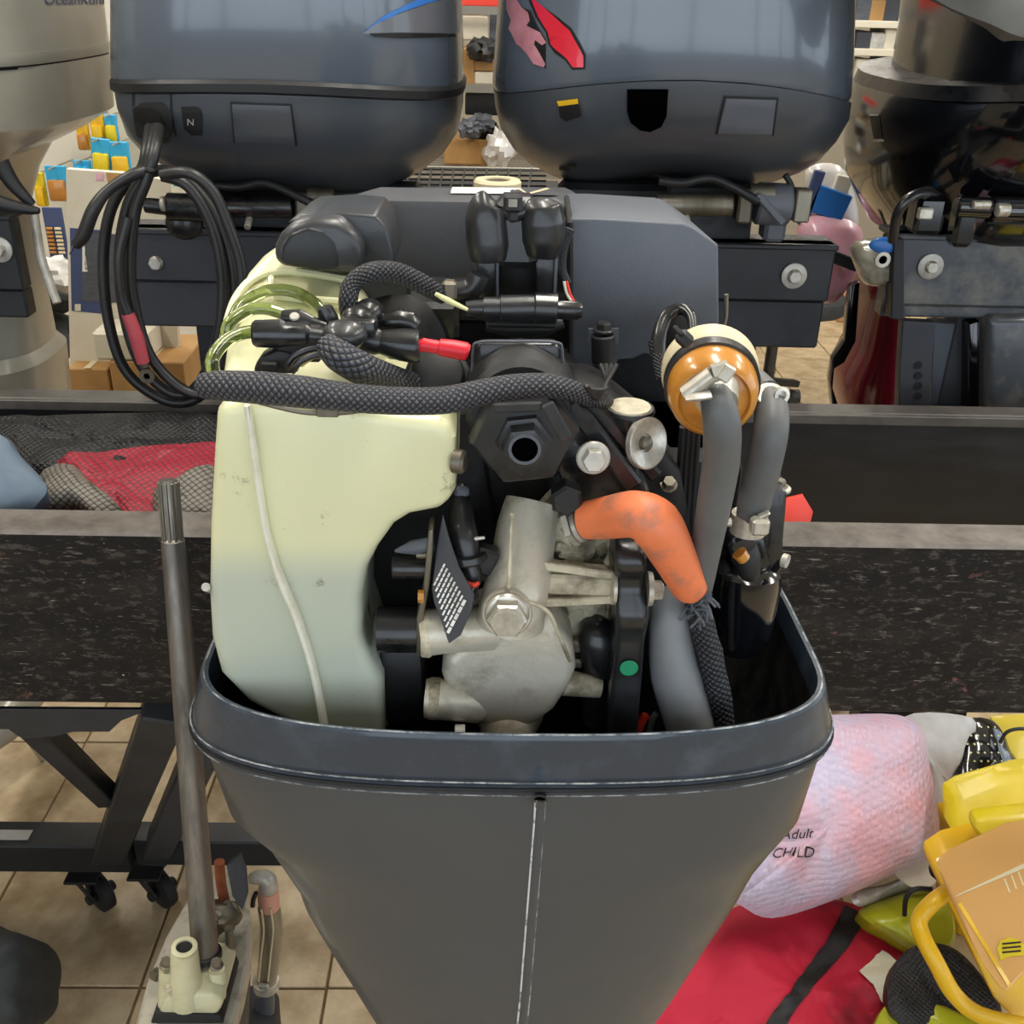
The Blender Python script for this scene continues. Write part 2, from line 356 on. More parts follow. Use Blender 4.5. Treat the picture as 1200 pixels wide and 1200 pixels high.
def ellipsoid(c, r, nu=20, nv=12, e=1.0, nz=0, seed=0):
    V = []; Fc = []; c = Vector(c)
    for j in range(1, nv):
        ph = pi*j/nv-pi/2
        for i in range(nu):
            th = 2*pi*i/nu
            d = Vector((cos(ph)**e*math.copysign(abs(cos(th))**e, cos(th)), cos(ph)**e*math.copysign(abs(sin(th))**e, sin(th)), math.copysign(abs(sin(ph))**e, sin(ph))))
            k = 1+nz*noise.noise(d*2.3+Vector((seed, 0, 0)))
            V.append(c+Vector((d.x*r[0], d.y*r[1], d.z*r[2]))*k)
    b = len(V); V.append(c-Vector((0, 0, r[2]))); V.append(c+Vector((0, 0, r[2])))
    for j in range(nv-2):
        for i in range(nu):
            i2 = (i+1) % nu; Fc.append((j*nu+i, j*nu+i2, (j+1)*nu+i2, (j+1)*nu+i))
    for i in range(nu):
        i2 = (i+1) % nu; Fc.append((b, i2, i)); Fc.append((b+1, (nv-2)*nu+i, (nv-2)*nu+i2))
    return V, Fc, None
def pillow(out, nrm, h, hb=.01, rings=9, wr=.004, ws=12, sm=5, seed=0):
    """soft closed body: a 3D outline bulged along nrm by h and back by hb, with folds"""
    out = [Vector(p) for p in out]; nrm = Vector(nrm).normalized()
    B = crom([out[-1]]+out+[out[0], out[1]], sm)[sm:-sm-1] if sm else out
    n = len(B); c = sum(B, Vector())/n; V = []; Fc = []
    def layer(sgn, hh):
        start = len(V)
        for j in range(1, rings):
            s = j/rings
            for p in B:
                q = p.lerp(c, s); k = sqrt(max(0, 1-(1-s)**2.4))
                w = noise.fractal(q*ws+Vector((seed, 0, seed*.3)), .8, 2.2, 4)*wr*min(1, k*2)
                V.append(q+nrm*(sgn*hh*k+w))
        V.append(c+nrm*sgn*hh); return start
    V.extend(B); s1 = layer(1, h); s2 = layer(-1, hb)
    for st, flip in ((s1, 0), (s2, 1)):
        prev = [i for i in range(n)]
        for j in range(rings-1):
            cur = [st+j*n+i for i in range(n)]
            for i in range(n):
                f = (prev[i], prev[(i+1) % n], cur[(i+1) % n], cur[i]); Fc.append(f[::-1] if flip else f)
            prev = cur
        ci = st+(rings-1)*n
        for i in range(n):
            f = (prev[i], prev[(i+1) % n], ci); Fc.append(f[::-1] if flip else f)
    return V, Fc, None
# ------------------------------------------------------------------ objects
ORG = {}
def thing(name, label, cat, loc, group=None):
    o = bpy.data.objects.new(name, None); COL.objects.link(o); o.empty_display_size = .05; o.location = loc
    o['label'] = label; o['category'] = cat
    if group: o['group'] = group
    ORG[o.name] = Vector(loc); return o
def obj(name, parts, m, parent=None, label=None, cat=None, group=None, kind=None, smooth=True, ang=35, origin=None):
    if isinstance(parts, tuple): parts = [parts]
    V = []; Fc = []; UV = []; hasuv = False
    for d in parts:
        b = len(V); V += [Vector(v) for v in d[0]]; Fc += [tuple(i+b for i in f) for f in d[1]]
        if d[2]: hasuv = True; UV += list(d[2])
        else: UV += [None]*len(d[1])
    if parent is not None: org = ORG[parent.name]
    elif origin is not None: org = Vector(origin)
    else:
        xs = [v.x for v in V]; ys = [v.y for v in V]; zs = [v.z for v in V]
        org = Vector(((min(xs)+max(xs))/2, (min(ys)+max(ys))/2, min(zs)))
    me = bpy.data.meshes.new(name); me.from_pydata([v-org for v in V], [], Fc)
    if hasuv:
        ul = me.uv_layers.new(name='UVMap'); li = 0
        for f, uv in zip(Fc, UV):
            for k in range(len(f)):
                if uv: ul.data[li].uv = uv[k]
                li += 1
    ms = m if isinstance(m, (list, tuple)) else [m]
    for x in ms: me.materials.append(x if not isinstance(x, str) else M[x])
    if not hasuv:
        bm = bmesh.new(); bm.from_mesh(me); bmesh.ops.recalc_face_normals(bm, faces=bm.faces); bm.to_mesh(me); bm.free()
    me.validate()
    if smooth:
        me.shade_smooth()
        me.set_sharp_from_angle(angle=radians(ang))
    o = bpy.data.objects.new(name, me); COL.objects.link(o)
    if parent is not None: o.parent = parent
    else: o.location = org
    ORG[o.name] = org
    if label: o['label'] = label
    if cat: o['category'] = cat
    if group: o['group'] = group
    if kind: o['kind'] = kind
    return o
def bvh(o):
    off = ORG[o.name]
    return BVHTree.FromPolygons([v.co+off for v in o.data.vertices], [tuple(p.vertices) for p in o.data.polygons])
_b = {}
def hit(o, px, py):
    if o.name not in _b: _b[o.name] = bvh(o)
    d = ray(px, py).normalized(); r = _b[o.name].ray_cast(CAMPOS, d)
    if r[0] is None: return None
    n = r[1]
    if n.dot(d) > 0: n = -n
    return r[0], n
def decal(name, polys, target, m, parent, off=.0008, cuts=3, label=None, th=0):
    """thin print or panel lying on a surface"""
    parts = []
    for poly in polys:
        bm = bmesh.new(); vs = [bm.verts.new((p[0], p[1], 0)) for p in poly]; bm.faces.new(vs)
        bmesh.ops.triangulate(bm, faces=bm.faces)
        for _ in range(cuts):
            es = [e for e in bm.edges if e.calc_length() > 7]
            if not es: break
            bmesh.ops.subdivide_edges(bm, edges=es, cuts=1); bmesh.ops.triangulate(bm, faces=bm.faces)
        bm.verts.index_update(); V = []; ok = []
        for v in bm.verts:
            h = hit(target, v.co.x, v.co.y); ok.append(h is not None); V.append(h[0]+h[1]*off if h else Vector())
        Fs = [tuple(v.index for v in f.verts) for f in bm.faces if all(ok[v.index] for v in f.verts)]
        bm.free()
        if Fs: parts.append((V, Fs, None))
    if not parts: print('decal missed', name); return None
    return obj(name, parts, m, parent, label=label)
def textdecal(name, s, px, py, hpx, target, m, parent, rot=0, mirror=False, off=.0008, label=None, shear=0, sx=1):
    cu = bpy.data.curves.new('t', 'FONT'); cu.body = s; cu.size = 1; cu.resolution_u = 3; cu.shear = shear
    t = bpy.data.objects.new('t', cu); COL.objects.link(t); bpy.context.view_layer.update()
    me = bpy.data.meshes.new_from_object(t.evaluated_get(bpy.context.evaluated_depsgraph_get()))
    bpy.data.objects.remove(t); V = []; ok = []
    for v in me.vertices:
        x = v.co.x*hpx*1.4*sx*(-1 if mirror else 1); y = -v.co.y*hpx*1.4
        X = px+x*cos(rot)-y*sin(rot); Y = py+x*sin(rot)+y*cos(rot); h = hit(target, X, Y)
        ok.append(h is not None); V.append(h[0]+h[1]*off if h else Vector())
    Fs = [tuple(p.vertices) for p in me.polygons if all(ok[i] for i in p.vertices)]
    if not Fs: print('text missed', s); return None
    return obj(name, (V, Fs, None), m, parent, label=label, smooth=False)
def bolt(parent, c, ax, r, m='steel', name='bolt', flange=1.35, hh=.9, label=None, wm=None):
    """flanged hex bolt head; c is the seat, ax points outwards"""
    c = Vector(c); ax = Vector(ax).normalized()
    parts = [lathe(c, ax, [(0, r*flange), (r*.18, r*flange), (r*.3, r*flange*.92), (r*.35, r*.9)], 28),
             lathe(c+ax*r*.3, ax, [(0, r), (hh*r*.8, r), (hh*r, r*.88)], 6),
             lathe(c+ax*(r*.3+hh*r*.9), ax, [(0, r*.8), (r*.12, r*.78)], 24)]
    o = obj(name, parts, m, parent, label=label, ang=30)
    return o
FWD = Vector((0, -1, 0)); UP = Vector((0, 0, 1))
def pts(L, Y=None):
    return [P(p[0], p[1], p[2] if len(p) > 2 else Y) for p in L]
def rp(px, py, Y, r):            # radius in metres of r photo pixels at that point
    return mpp(P(px, py, Y))*r
exec_marker = None
# ================================================================== THE SETTING
TX = PZ(180, 1113, 0).x; TY = 1.133; TS = .30
floor = obj('floor', box((.3, 2.0, -.03), (9.0, 12.4, .05), bev=0), 'grout', kind='structure', origin=(0, 0, 0), smooth=False)
tdat = {}
def tile_mesh(i):
    if i not in tdat:
        V, Fc, _ = box((0, 0, 0), (TS-.005, TS-.005, .012), bev=.0012)
        me = bpy.data.meshes.new('tile'); me.from_pydata(V, [], Fc); me.materials.append(M['tile']); tdat[i] = me
    return tdat[i]
rt = random.Random(5)
nt_ = 0
for iy in range(-1, 17):
    for ix in range(-6, 10):
        cx = TX+(ix+.5)*TS; cy = TY+(iy+.5)*TS
        o = bpy.data.objects.new('tile', tile_mesh(0)); COL.objects.link(o); o.parent = floor
        o.location = (cx, cy, -.0055+rt.uniform(-.0008, .0008)); o.rotation_euler = (rt.uniform(-.002, .002), rt.uniform(-.002, .002), rt.choice((0, pi/2, pi, -pi/2)))
far = []
for iy in range(-14, 25):
    for ix in range(-16, 20):
        if -1 <= iy < 17 and -6 <= ix < 10: continue
        cx = TX+(ix+.5)*TS; cy = TY+(iy+.5)*TS
        if abs(cx-.3) > 4.3 or cy > 7.9 or cy < -3.9: continue
        far.append(box((cx, cy, -.0055), (TS-.005, TS-.005, .012), bev=0))
obj('tile_field', far, 'tile', floor, kind='stuff', smooth=False)
obj('wall_back', box((.3, 6.9, 1.6), (9, .1, 3.2), bev=0), 'wall', kind='structure', smooth=False)
obj('wall_left', box((-4.1, 2.2, 1.6), (.1, 9.3, 3.2), bev=0), 'wall', kind='structure', smooth=False)
obj('wall_right', [box((4.7, 2.2, .4), (.1, 9.3, .8), bev=0), box((4.7, 2.2, 3.0), (.1, 9.3, .4), bev=0), box((4.7, 4.95, 1.8), (.1, 3.8, 2.0), bev=0), box((4.7, -2.2, 1.8), (.1, .6, 2.0), bev=0)], 'wall', kind='structure', smooth=False)
obj('ceiling', box((.3, 2.2, 3.25), (9, 9.4, .1), bev=0), 'ceil', kind='structure', smooth=False)
for z0, z1, nm in ((0, .45, 'trim_1'), (2.75, 3.2, 'trim_2')):
    obj(nm, box((.3, -2.4, (z0+z1)/2), (8.9, .12, z1-z0), bev=0), 'wall', kind='structure', smooth=False)
wf = [box((x, -2.4, 1.6), (.07, .08, 2.3), bev=.004) for x in (-4.0, -2.8, -1.6, -.4, .8, 2.0, 3.2, 4.5)]
wf += [box((.3, -2.4, z), (8.8, .07, .06), bev=.004) for z in (.48, 1.9, 2.72)]
obj('window_1', wf, 'frame', kind='structure', smooth=False)
wf = [box((4.7, y, 1.8), (.07, .07, 2.0), bev=.004) for y in (-1.9, -.5, .8, 1.9, 3.05)]+[box((4.7, .6, z), (.07, 4.9, .06), bev=.004) for z in (.8, 1.7, 2.8)]
obj('window_2', wf, 'frame', kind='structure', smooth=False)
for (lx, ly) in LAMPS:
    t = thing('ceiling_light', 'white tube light on the %s of the %s ceiling row' % (('left' if lx < -1 else 'right' if lx > 1.5 else 'middle'), ('nearest' if ly < 1 else 'second' if ly < 4 else 'farthest')), 'ceiling light', (lx, ly, 3.05), group='tube lights on the workshop ceiling')
    obj('housing', box((lx, ly, 3.13), (.32, 1.6, .1), bev=.005), 'ceil', t)
    for s in (-.08, .08): obj('tube', cyl((lx+s, ly-.75, 3.06), (lx+s, ly+.75, 3.06), .014), 'lampwhite', t)
# ================================================================== RACK
RK = thing('motor_rack', 'long scuffed black rack beams on a castored frame behind the open motor', 'rack', (0, 1.15, 0))
def two_mat_box(name, c, s, top, side, parent, bev=.003, label=None):
    o = obj(name, box(c, s, bev=bev), [side, top], parent, smooth=False, label=label)
    for p in o.data.polygons:
        if p.normal.z > .7: p.material_index = 1
    return o
two_mat_box('beam', (0, .977, .822), (3.4, .054, .224), 'beam_top', 'beam', RK, .004, 'nearer beam with a scratched black face and grey worn top')
two_mat_box('beam', (0, 1.353, .82), (3.4, .038, .228), 'beam_rear_top', 'beam_rear', RK, .003, 'smoother rear beam')
obj('beam_lip', box((0, 1.331, .926), (3.4, .008, .014), bev=.001), 'beam_rear_top', RK, smooth=False)
obj('tray', box((-.62, 1.16, .735), (1.4, .33, .01), bev=.001), 'frame', RK, smooth=False)
gp = [(0-120, 830), (175, 832), (165, 836), (142, 845), (128, 858), (85, 858), (62, 864), (22, 864), (10, 855), (-120, 855)]
obj('gusset_plate', extr(gp, .985, .006, bev=.001), 'frame', RK, smooth=False)
obj('brace', bar(P(40, 850, 1.0), P(128, 935, 1.18), .030, .030), 'frame', RK, smooth=False)
obj('leg', bar(P(196, 822, .985), P(128, 998, 1.305), .052, .05, .003, up=(1, 0, .0)), 'frame', RK, smooth=False)
obj('leg', bar(P(262, 822, 1.02), P(182, 1000, 1.33), .045, .045, .003, up=(1, 0, 0)), 'board', RK, smooth=False)
a = P(140, 1000, 1.275)
two_mat_box('base_rail', (a.x-.45+.012, 1.305, .131), (.9, .06, .06), 'frame', 'black_matte', RK)
b = P(157, 1000, 1.29); c_ = P(352, 1000, 1.29)
two_mat_box('base_rail', ((b.x+c_.x)/2, 1.315, .131), (c_.x-b.x, .05, .055), 'frame', 'black_matte', RK)
obj('sticker', (lambda q: box((q.x-.01, 1.30, .1622), (.07, .022, .0012), bev=0))(PZ(15, 984, .162)), 'film', RK, smooth=False, label='worn clear sticker on the base rail')
for s in (-1.25, 1.35):
    obj('leg', bar((s, .98, .71), (s, 1.30, .13), .052, .05, .003, up=(1, 0, 0)), 'frame', RK, smooth=False)
    obj('leg', bar((s, 1.353, .71), (s, 1.353, .1), .05, .04, .003, up=(1, 0, 0)), 'frame', RK, smooth=False)
    obj('base_rail', box((s, 1.3, .12), (.06, .7, .06)), 'frame', RK, smooth=False)
def castor(c, parent, yaw=.3):
    c = Vector(c); ax = Vector((cos(yaw), sin(yaw), 0)); r = c.z
    w = obj('castor', [lathe(c-ax*.012, ax, [(0, r*.75), (.003, r*.97), (.012, r), (.021, r*.97), (.024, r*.75)], 28),
                       bar(c+ax*.018, c+ax*.018+Vector((-.02, 0, r*1.25)), .004, r*1.0, .001, up=(ax.y, -ax.x, 0)),
                       bar(c-ax*.018, c-ax*.018+Vector((-.02, 0, r*1.25)), .004, r*1.0, .001, up=(ax.y, -ax.x, 0)),
                       box(c+Vector((-.02, 0, r*1.25+.004)), (.055, .05, .006), bev=.001),
                       lathe(c-ax*.026, ax, [(0, r*.22), (.002, r*.28), (.05, r*.28), (.052, r*.22)], 16)], 'black_matte', parent)
    return w
for px, py in ((118, 1046), (190, 1042)):
    q = PZ(px, py, .034); castor((q.x, q.y, .034), RK, .9)
for s in (-1.25, 1.35): castor((s, 1.0, .04), RK); castor((s, 1.6, .04), RK)
# ================================================================== TRANSOM BOARDS (hold the motors behind the rack)
def sboard(x0, x1, y0, y1, yc, Y, m, label, bx, by, washer, post_px, name='transom_bracket', r=11):
    a = P(x0, y0, Y); b = P(x1, y1, Y); cx = (a.x+b.x)/2; zt = P((x0+x1)/2, y0, Y).z; zb = P((x0+x1)/2, y1, Y).z; zc = P((x0+x1)/2, yc, Y).z
    t = thing(name, label, 'bracket', (cx, Y+.05, 0))
    obj('board', [box((cx, Y+.02, (zt+zc)/2), (b.x-a.x, .03, zt-zc), bev=.003), box((cx, Y+.026, (zb+zc)/2-.002), (b.x-a.x-.006, .03, zc-zb+.004), bev=.003),
                  box((cx, Y+.035, zt-.004), (b.x-a.x+.004, .07, .008), bev=.002)], m, t, smooth=False)
    for p in post_px:
        q = P(p, 400, Y)
        obj('post', box((q.x, Y+.07, (.77+zb+.06)/2), (.045, .045, zb+.06-.77), bev=.003), 'board', t, smooth=False)
        obj('support_arm', box((q.x, (1.372+Y+.092)/2, .79), (.045, Y+.092-1.372, .04), bev=.003), 'frame', t, smooth=False)
    q = P(bx, by, Y+.004)
    if washer: obj('washer', lathe(q, FWD, [(0, rp(bx, by, Y, 15)), (.003, rp(bx, by, Y, 15)), (.004, rp(bx, by, Y, 13))], 28), 'washer', t)
    bolt(t, q+FWD*(.004 if washer else 0), FWD, rp(bx, by, Y, r*.72), 'steel', flange=1.05, hh=.5)
    return t
sboard(140, 520, 272, 385, 334, 1.47, 'board', 'dark grey transom bracket with one plain hex bolt below the looped cable', 183, 308, False, (238, 470))
sboard(640, 963, 284, 405, 352, 1.47, 'board_blk', 'black transom bracket with a washered bolt right of the fuel filter', 930, 323, True, (690, 880))
t3 = sboard(1050, 1360, 278, 374, 362, 1.47, 'board_dirty', 'greasy grey transom bracket under the glossy black motor at the right edge', 1090, 312, True, (1150, 1300), r=10)
obj('edge_flange', extr([(1048, 282), (1060, 280), (1060, 376), (1044, 374)], 1.45, .05, bev=.002), 'black', t3, smooth=False)
t4 = sboard(-200, 32, 250, 370, 340, 1.44, 'black', 'black bracket with a white washer at the left edge under the champagne motor', 0, 292, True, (-120,))
# ================================================================== REAR MOTORS
def motor_shell(parent, name, rows, Yc, m, n=3.2, cam_h=0., tiltx=0., seg=56, vee=0, cap0=True, cap1=True, nb=3):
    rings = []
    for (py, xl, xr, b) in rows:
        a = P(xl, py, Yc); c = P(xr, py, Yc); mid = P((xl+xr)/2, py, Yc); w = (c.x-a.x)/2
        ccx = (a.x+c.x)/2
        for it in range(5):
            rg = sring(ccx, Yc, mid.z, w, b, b, n, seg, fz=(lambda x, y, w=w: cam_h*(1-(x/w)**2)+tiltx*x/w), vee=vee, nb=nb)
            X = [proj(q)[0] for q in rg]; k = mpp(mid); eL = (xl-min(X))*k; eR = (xr-max(X))*k
            ccx += (eL+eR)/2*.9; w += (eR-eL)/2*.9
        rings.append(rg)
    return obj(name, loft(rings, cap0, cap1), m, parent, ang=32)
def rear_leg(parent, px, Yc, m, ztop, w=.075, wt=1.5):
    c = P(px, 300, Yc); cx = c.x; seg = 32
    R = [sring(cx, Yc+.02, z, a, f, g, 2.4, seg) for z, a, f, g in ((ztop, w*wt, .12*min(1, wt), .15), (ztop-.12, w*1.05, .10, .13), (.62, w*.8, .09, .12), (.42, w*.6, .085, .12))]
    obj('midsection', loft(R), m, parent)
    Pp = [sring(cx, Yc+.05, z, a, f, g, 2, seg) for z, a, f, g in ((.425, .05, .1, .2), (.415, .085, .12, .24), (.405, .05, .1, .2))]
    obj('cavitation_plate', loft(Pp), m, parent)
    R = [sring(cx, Yc+.02, z, a, f, g, 2, seg) for z, a, f, g in ((.41, .035, .08, .11), (.28, .03, .07, .10), (.2, .03, .06, .08))]
    obj('gearcase', [loft(R), lathe((cx, Yc-.17, .2), (0, 1, 0), [(0, .004), (.03, .025), (.09, .045), (.2, .052), (.32, .048), (.34, .03)], 24)], m, parent)
    obj('skeg', extrw([(cx-.004, Yc-.03, .18), (cx-.004, Yc+.06, .18), (cx-.004, Yc+.09, .0), (cx-.004, Yc+.05, .0)], (.008, 0, 0)), m, parent)
    for k in range(3):
        th = k*2*pi/3+.4; d = Vector((cos(th), 0, sin(th))); e = Vector((-sin(th), 0, cos(th)))
        base = Vector((cx, Yc+.21, .2)); po = [base+d*.03-e*.02, base+d*.09-e*.06, base+d*.14-e*.03, base+d*.15+e*.03, base+d*.1+e*.06, base+d*.03+e*.03]
        po = [p+Vector((0, (p-base).dot(e)*.5, 0)) for p in po]
        obj('propeller_blade', extrw(po, (0, .005, 0)), m, parent)
def extrw(poly, d, bev=0):
    A = [Vector(p) for p in poly]; n = len(A); V = A+[a+Vector(d) for a in A]
    Fc = [tuple(range(n)), tuple(range(2*n-1, n-1, -1))]+[(i, (i+1) % n, n+(i+1) % n, n+i) for i in range(n)]
    return bevd(V, Fc, bev, 1) if bev else (V, Fc, None)
def steering(parent, x0, x1, y, Y, mm='black_satin', r=12, bits=True):
    q0, q1 = P(x0, y, Y), P(x1, y, Y); R = rp(x0, y, Y, r)
    obj('tilt_cylinder', [cyl(q0, q1, R), cyl(q0-Vector((.03, 0, 0)), q0, R*.7)], mm, parent)
    obj('rod_end', [box(q1+Vector((.015, 0, 0)), (.02, .03, R*3), bev=.003), cyl(q1+Vector((.02, 0, R)), q1+Vector((.055, 0, R)), R*.9)], 'steel_dull', parent)
    m_ = (q0+q1)/2
    obj('grease_nipple', cyl(m_+Vector((-.01, -R*.4, -R)), m_+Vector((-.01, -R*1.7, -R*1.6)), R*.33), 'steel', parent)
    obj('pipe', tube([q0+Vector((.0, -.01, R*2.2)), m_+Vector((-.02, -.01, R*2.0)), q1+Vector((-.03, -.01, R*2.3)), q1+Vector((.03, -.02, R*.6))], R*.4), 'black', parent)
# ---- motor A: grey, left centre
Yc = 1.62
A = thing('outboard_motor', 'grey outboard motor with a blue and grey swoosh decal left of centre', 'outboard motor', (P(337, 100, Yc).x, Yc, 0))
cowlA = motor_shell(A, 'cowl', [(-300, 230, 470, .16), (-285, 190, 500, .22), (-240, 150, 525, .26), (-100, 133, 538, .275), (0, 129, 542, .28), (84, 129, 544, .28), (90, 132, 542, .276)], Yc, 'cowl', cam_h=.012)
motor_shell(A, 'seam_band', [(86, 130, 545, .280), (90, 128, 547, .284), (98, 129, 546, .283), (101, 134, 541, .276)], Yc, 'black', cam_h=.012)
panA = motor_shell(A, 'lower_cowl', [(96, 133, 543, .277), (118, 137, 543, .276), (146, 148, 538, .268), (166, 166, 525, .25), (184, 195, 505, .222), (200, 235, 480, .19), (212, 270, 450, .15)], Yc, 'pan', cam_h=.012)
rear_leg(A, 337, Yc, M['black_satin'], P(337, 205, Yc).z)
obj('swivel_bracket', [box(P(337, 255, 1.55), (.22, .1, .12), bev=.012, seg=2), box(P(430, 235, 1.5), (.16, .06, .05), bev=.01), box(P(290, 232, 1.5), (.14, .06, .03), bev=.008)], 'black', A)
steering(A, 258, 344, 243, 1.42)
obj('hose_joint', [cyl(P(170, 240, 1.42), P(195, 243, 1.42), rp(180, 240, 1.42, 9)), cyl(P(196, 242, 1.43), P(250, 244, 1.43), rp(220, 240, 1.42, 16)), box(P(248, 243, 1.42), (.02, .03, .05)), ellipsoid(P(216, 262, 1.44), (.026, .015, .022))], 'black_satin', A)
obj('ferrule', cyl(P(189, 239, 1.415), P(194, 239, 1.415), rp(190, 240, 1.42, 9)), 'washer', A)
decal('access_panel', [[(272, 122), (340, 124), (346, 168), (276, 165)]], panA, 'pan', A, off=.0022)
decal('panel_groove', [[(270, 119), (342, 122), (342, 124), (272, 121.5)], [(340, 122), (342, 122), (348.5, 169), (346, 169)], [(270, 120), (272, 120), (276, 166), (274, 166)]], panA, 'void', A, off=.0025, cuts=5)
decal('side_panel_groove', [[(199, 103), (200.8, 103), (202, 132), (200.4, 132)], [(200, 130), (202, 130), (208, 160), (206, 160)], [(156, 102), (157.5, 102), (157.5, 125), (156, 125)]], panA, 'void', A, off=.0015, cuts=5)
decal('gear_badge', [[(213, 125), (232, 125), (237, 132), (237, 158), (225, 158), (216, 150)]], panA, 'void', A, off=.002)
textdecal('gear_letter', 'N', 220, 146, 8, panA, 'washer', A, off=.003)
decal('cable_port', [[(157, 128), (168, 120), (190, 120), (203, 132), (203, 152), (196, 166), (176, 168), (162, 158)]], panA, 'black', A, off=.003)
decal('port_opening', [[(160, 126), (178, 126), (190, 133), (190, 152), (176, 152), (166, 144), (160, 138)]], panA, 'void', A, off=.004)
decal('swoosh_decal', [[(425, 38), (450, 18), (500, -6), (560, -30), (560, -14), (500, 4), (470, 14), (440, 26)]], cowlA, 'blue', A, off=.001, label='blue swoosh')
decal('grey_decal', [[(425, 39), (440, 28), (470, 15), (505, 3), (538, -5), (541, 20), (538, 38), (500, 44), (450, 43)]], cowlA, 'decal_grey', A, off=.0013, label='grey panel decal')
decal('decal_line', [[(432, 39), (470, 38), (520, 39), (533, 41), (533, 43), (470, 45), (438, 43)]], cowlA, 'void', A, off=.0018)
# ---- motor B: grey, right centre
B = thing('outboard_motor', 'grey outboard motor with red brush-stroke lettering right of centre', 'outboard motor', (P(787, 100, Yc).x, Yc, 0))
cowlB = motor_shell(B, 'cowl', [(-300, 680, 910, .16), (-285, 640, 945, .22), (-240, 600, 980, .26), (-100, 588, 1000, .275), (0, 584, 1003, .28), (60, 580, 1001, .28), (100, 577, 998, .28), (106, 579, 995, .277)], Yc, 'cowl', n=3.0, cam_h=.034)
motor_shell(B, 'seam_band', [(103, 582, 994, .275), (109, 582, 994, .275)], Yc, 'void', n=3.0, cam_h=.034)
panB = motor_shell(B, 'lower_cowl', [(107, 578, 998, .279), (126, 580, 995, .277), (150, 586, 980, .268), (172, 600, 960, .25), (188, 618, 935, .222), (203, 645, 900, .18), (215, 680, 870, .13)], Yc, 'pan', n=3.0, cam_h=.034)
rear_leg(B, 787, Yc, M['black_satin'], P(787, 208, Yc).z)
obj('swivel_bracket', [box(P(787, 262, 1.55), (.22, .1, .12), bev=.012, seg=2), box(P(720, 228, 1.5), (.16, .05, .035), bev=.008), box(P(830, 222, 1.48), (.12, .03, .02), bev=.006)], 'black', B)
steering(B, 768, 858, 240, 1.42, 'steel_dull', 13)
obj('pivot_housing', [cyl(P(885, 238, 1.43), P(925, 240, 1.43), rp(900, 240, 1.43, 24)), bar(P(888, 228, 1.40), P(918, 262, 1.40), .008, .01), box(P(905, 268, 1.45), (.03, .04, .03), bev=.005)], 'cover', B)
obj('pivot_nut', box(P(938, 240, 1.42), (.022, .03, .042), bev=.002), 'steel_dull', B)
obj('bleed_pipe', tube(pts([(920, 205), (926, 215), (932, 232)], 1.43), rp(920, 210, 1.43, 3.5)), 'black', B)
decal('bracket_slot', [[(735, 104), (783, 104), (781, 135), (775, 147), (762, 153), (750, 151), (739, 143), (735, 130)]], panB, 'hole', B, off=.003)  # flat patch; the shade inside the slot is painted black
decal('access_panel', [[(851, 115), (909, 117), (904, 156), (841, 155)]], panB, 'cover', B, off=.0024)
decal('panel_groove', [[(848, 112), (911, 114), (911, 116.5), (849, 115)], [(909, 114), (911.5, 115), (906, 158), (904, 158)], [(848, 112), (850.5, 114), (841, 156), (838.5, 156)]], panB, 'void', B, off=.0027, cuts=5)
decal('yellow_tag', [[(654, 118), (678, 115), (679, 121), (656, 124)]], panB, 'deepyellow', B, off=.003, label='small yellow tag')
decal('black_clip', [[(656, 124), (679, 121), (682, 135), (664, 141), (658, 136)]], panB, 'void', B, off=.004)
decal('drain_slot', [[(665, 190), (676, 190), (676, 194), (665, 193)], [(655, 195), (668, 196), (668, 199), (656, 198)]], panB, 'void', B, off=.002)
decal('lettering_shadow', [[(618, -5), (640, 10), (654, 20), (670, 33), (681, 52), (687, 65), (686, 81), (671, 82), (662, 70), (650, 62), (643, 52), (652, 48), (640, 38), (628, 20)],
                    [(600, 5), (622, 12), (630, 30), (640, 46), (640, 54), (632, 55), (640, 70), (640, 80), (627, 76), (618, 62), (612, 50), (602, 36)]], cowlB, 'void', B, off=.0008)
decal('red_lettering', [[(622, -5), (642, 12), (655, 24), (668, 36), (678, 54), (684, 66), (684, 79), (672, 79), (664, 68), (652, 58), (646, 52), (655, 48), (643, 38), (632, 20)]], cowlB, 'decal_red', B, off=.0016, label='red brush-stroke letter')
decal('pink_lettering', [[(594, -4), (606, -2), (612, 8), (620, 15), (622, 24), (618, 30), (626, 34), (634, 38), (641, 50), (636, 53), (628, 47), (627, 52), (633, 62), (640, 75), (638, 79), (626, 75), (619, 64), (613, 46), (610, 42), (611, 55), (606, 51), (600, 38), (597, 34), (600, 24), (595, 12)]], cowlB, 'decal_pink', B, off=.0016, label='faded pink brush-stroke letter')
# ---- motor C: glossy black, right edge
C_ = thing('outboard_motor', 'glossy black outboard motor with a wide flared lower cowl at the right edge', 'outboard motor', (P(1190, 100, Yc).x, Yc, 0))
motor_shell(C_, 'cowl', [(-260, 1130, 1280, .16), (-250, 1110, 1300, .2), (-200, 1080, 1320, .24), (-60, 1062, 1338, .26), (40, 1052, 1348, .265), (95, 1043, 1356, .27)], Yc, 'black_gloss', n=2.8)
motor_shell(C_, 'seam_band', [(93, 1036, 1364, .28), (96, 1006, 1390, .295), (112, 1000, 1396, .30)], Yc, 'black_satin', n=2.6, cam_h=.02)
panC = motor_shell(C_, 'lower_cowl', [(111, 1000, 1396, .30), (117, 997, 1399, .303), (150, 990, 1395, .29), (185, 988, 1380, .26), (215, 990, 1350, .22), (245, 1004, 1330, .19), (268, 1016, 1310, .17), (279, 1035, 1290, .15)], Yc, 'black_gloss', n=2.3, cam_h=.02)
rear_leg(C_, 1190, Yc, M['black_gloss'], P(1190, 272, Yc).z, .08)
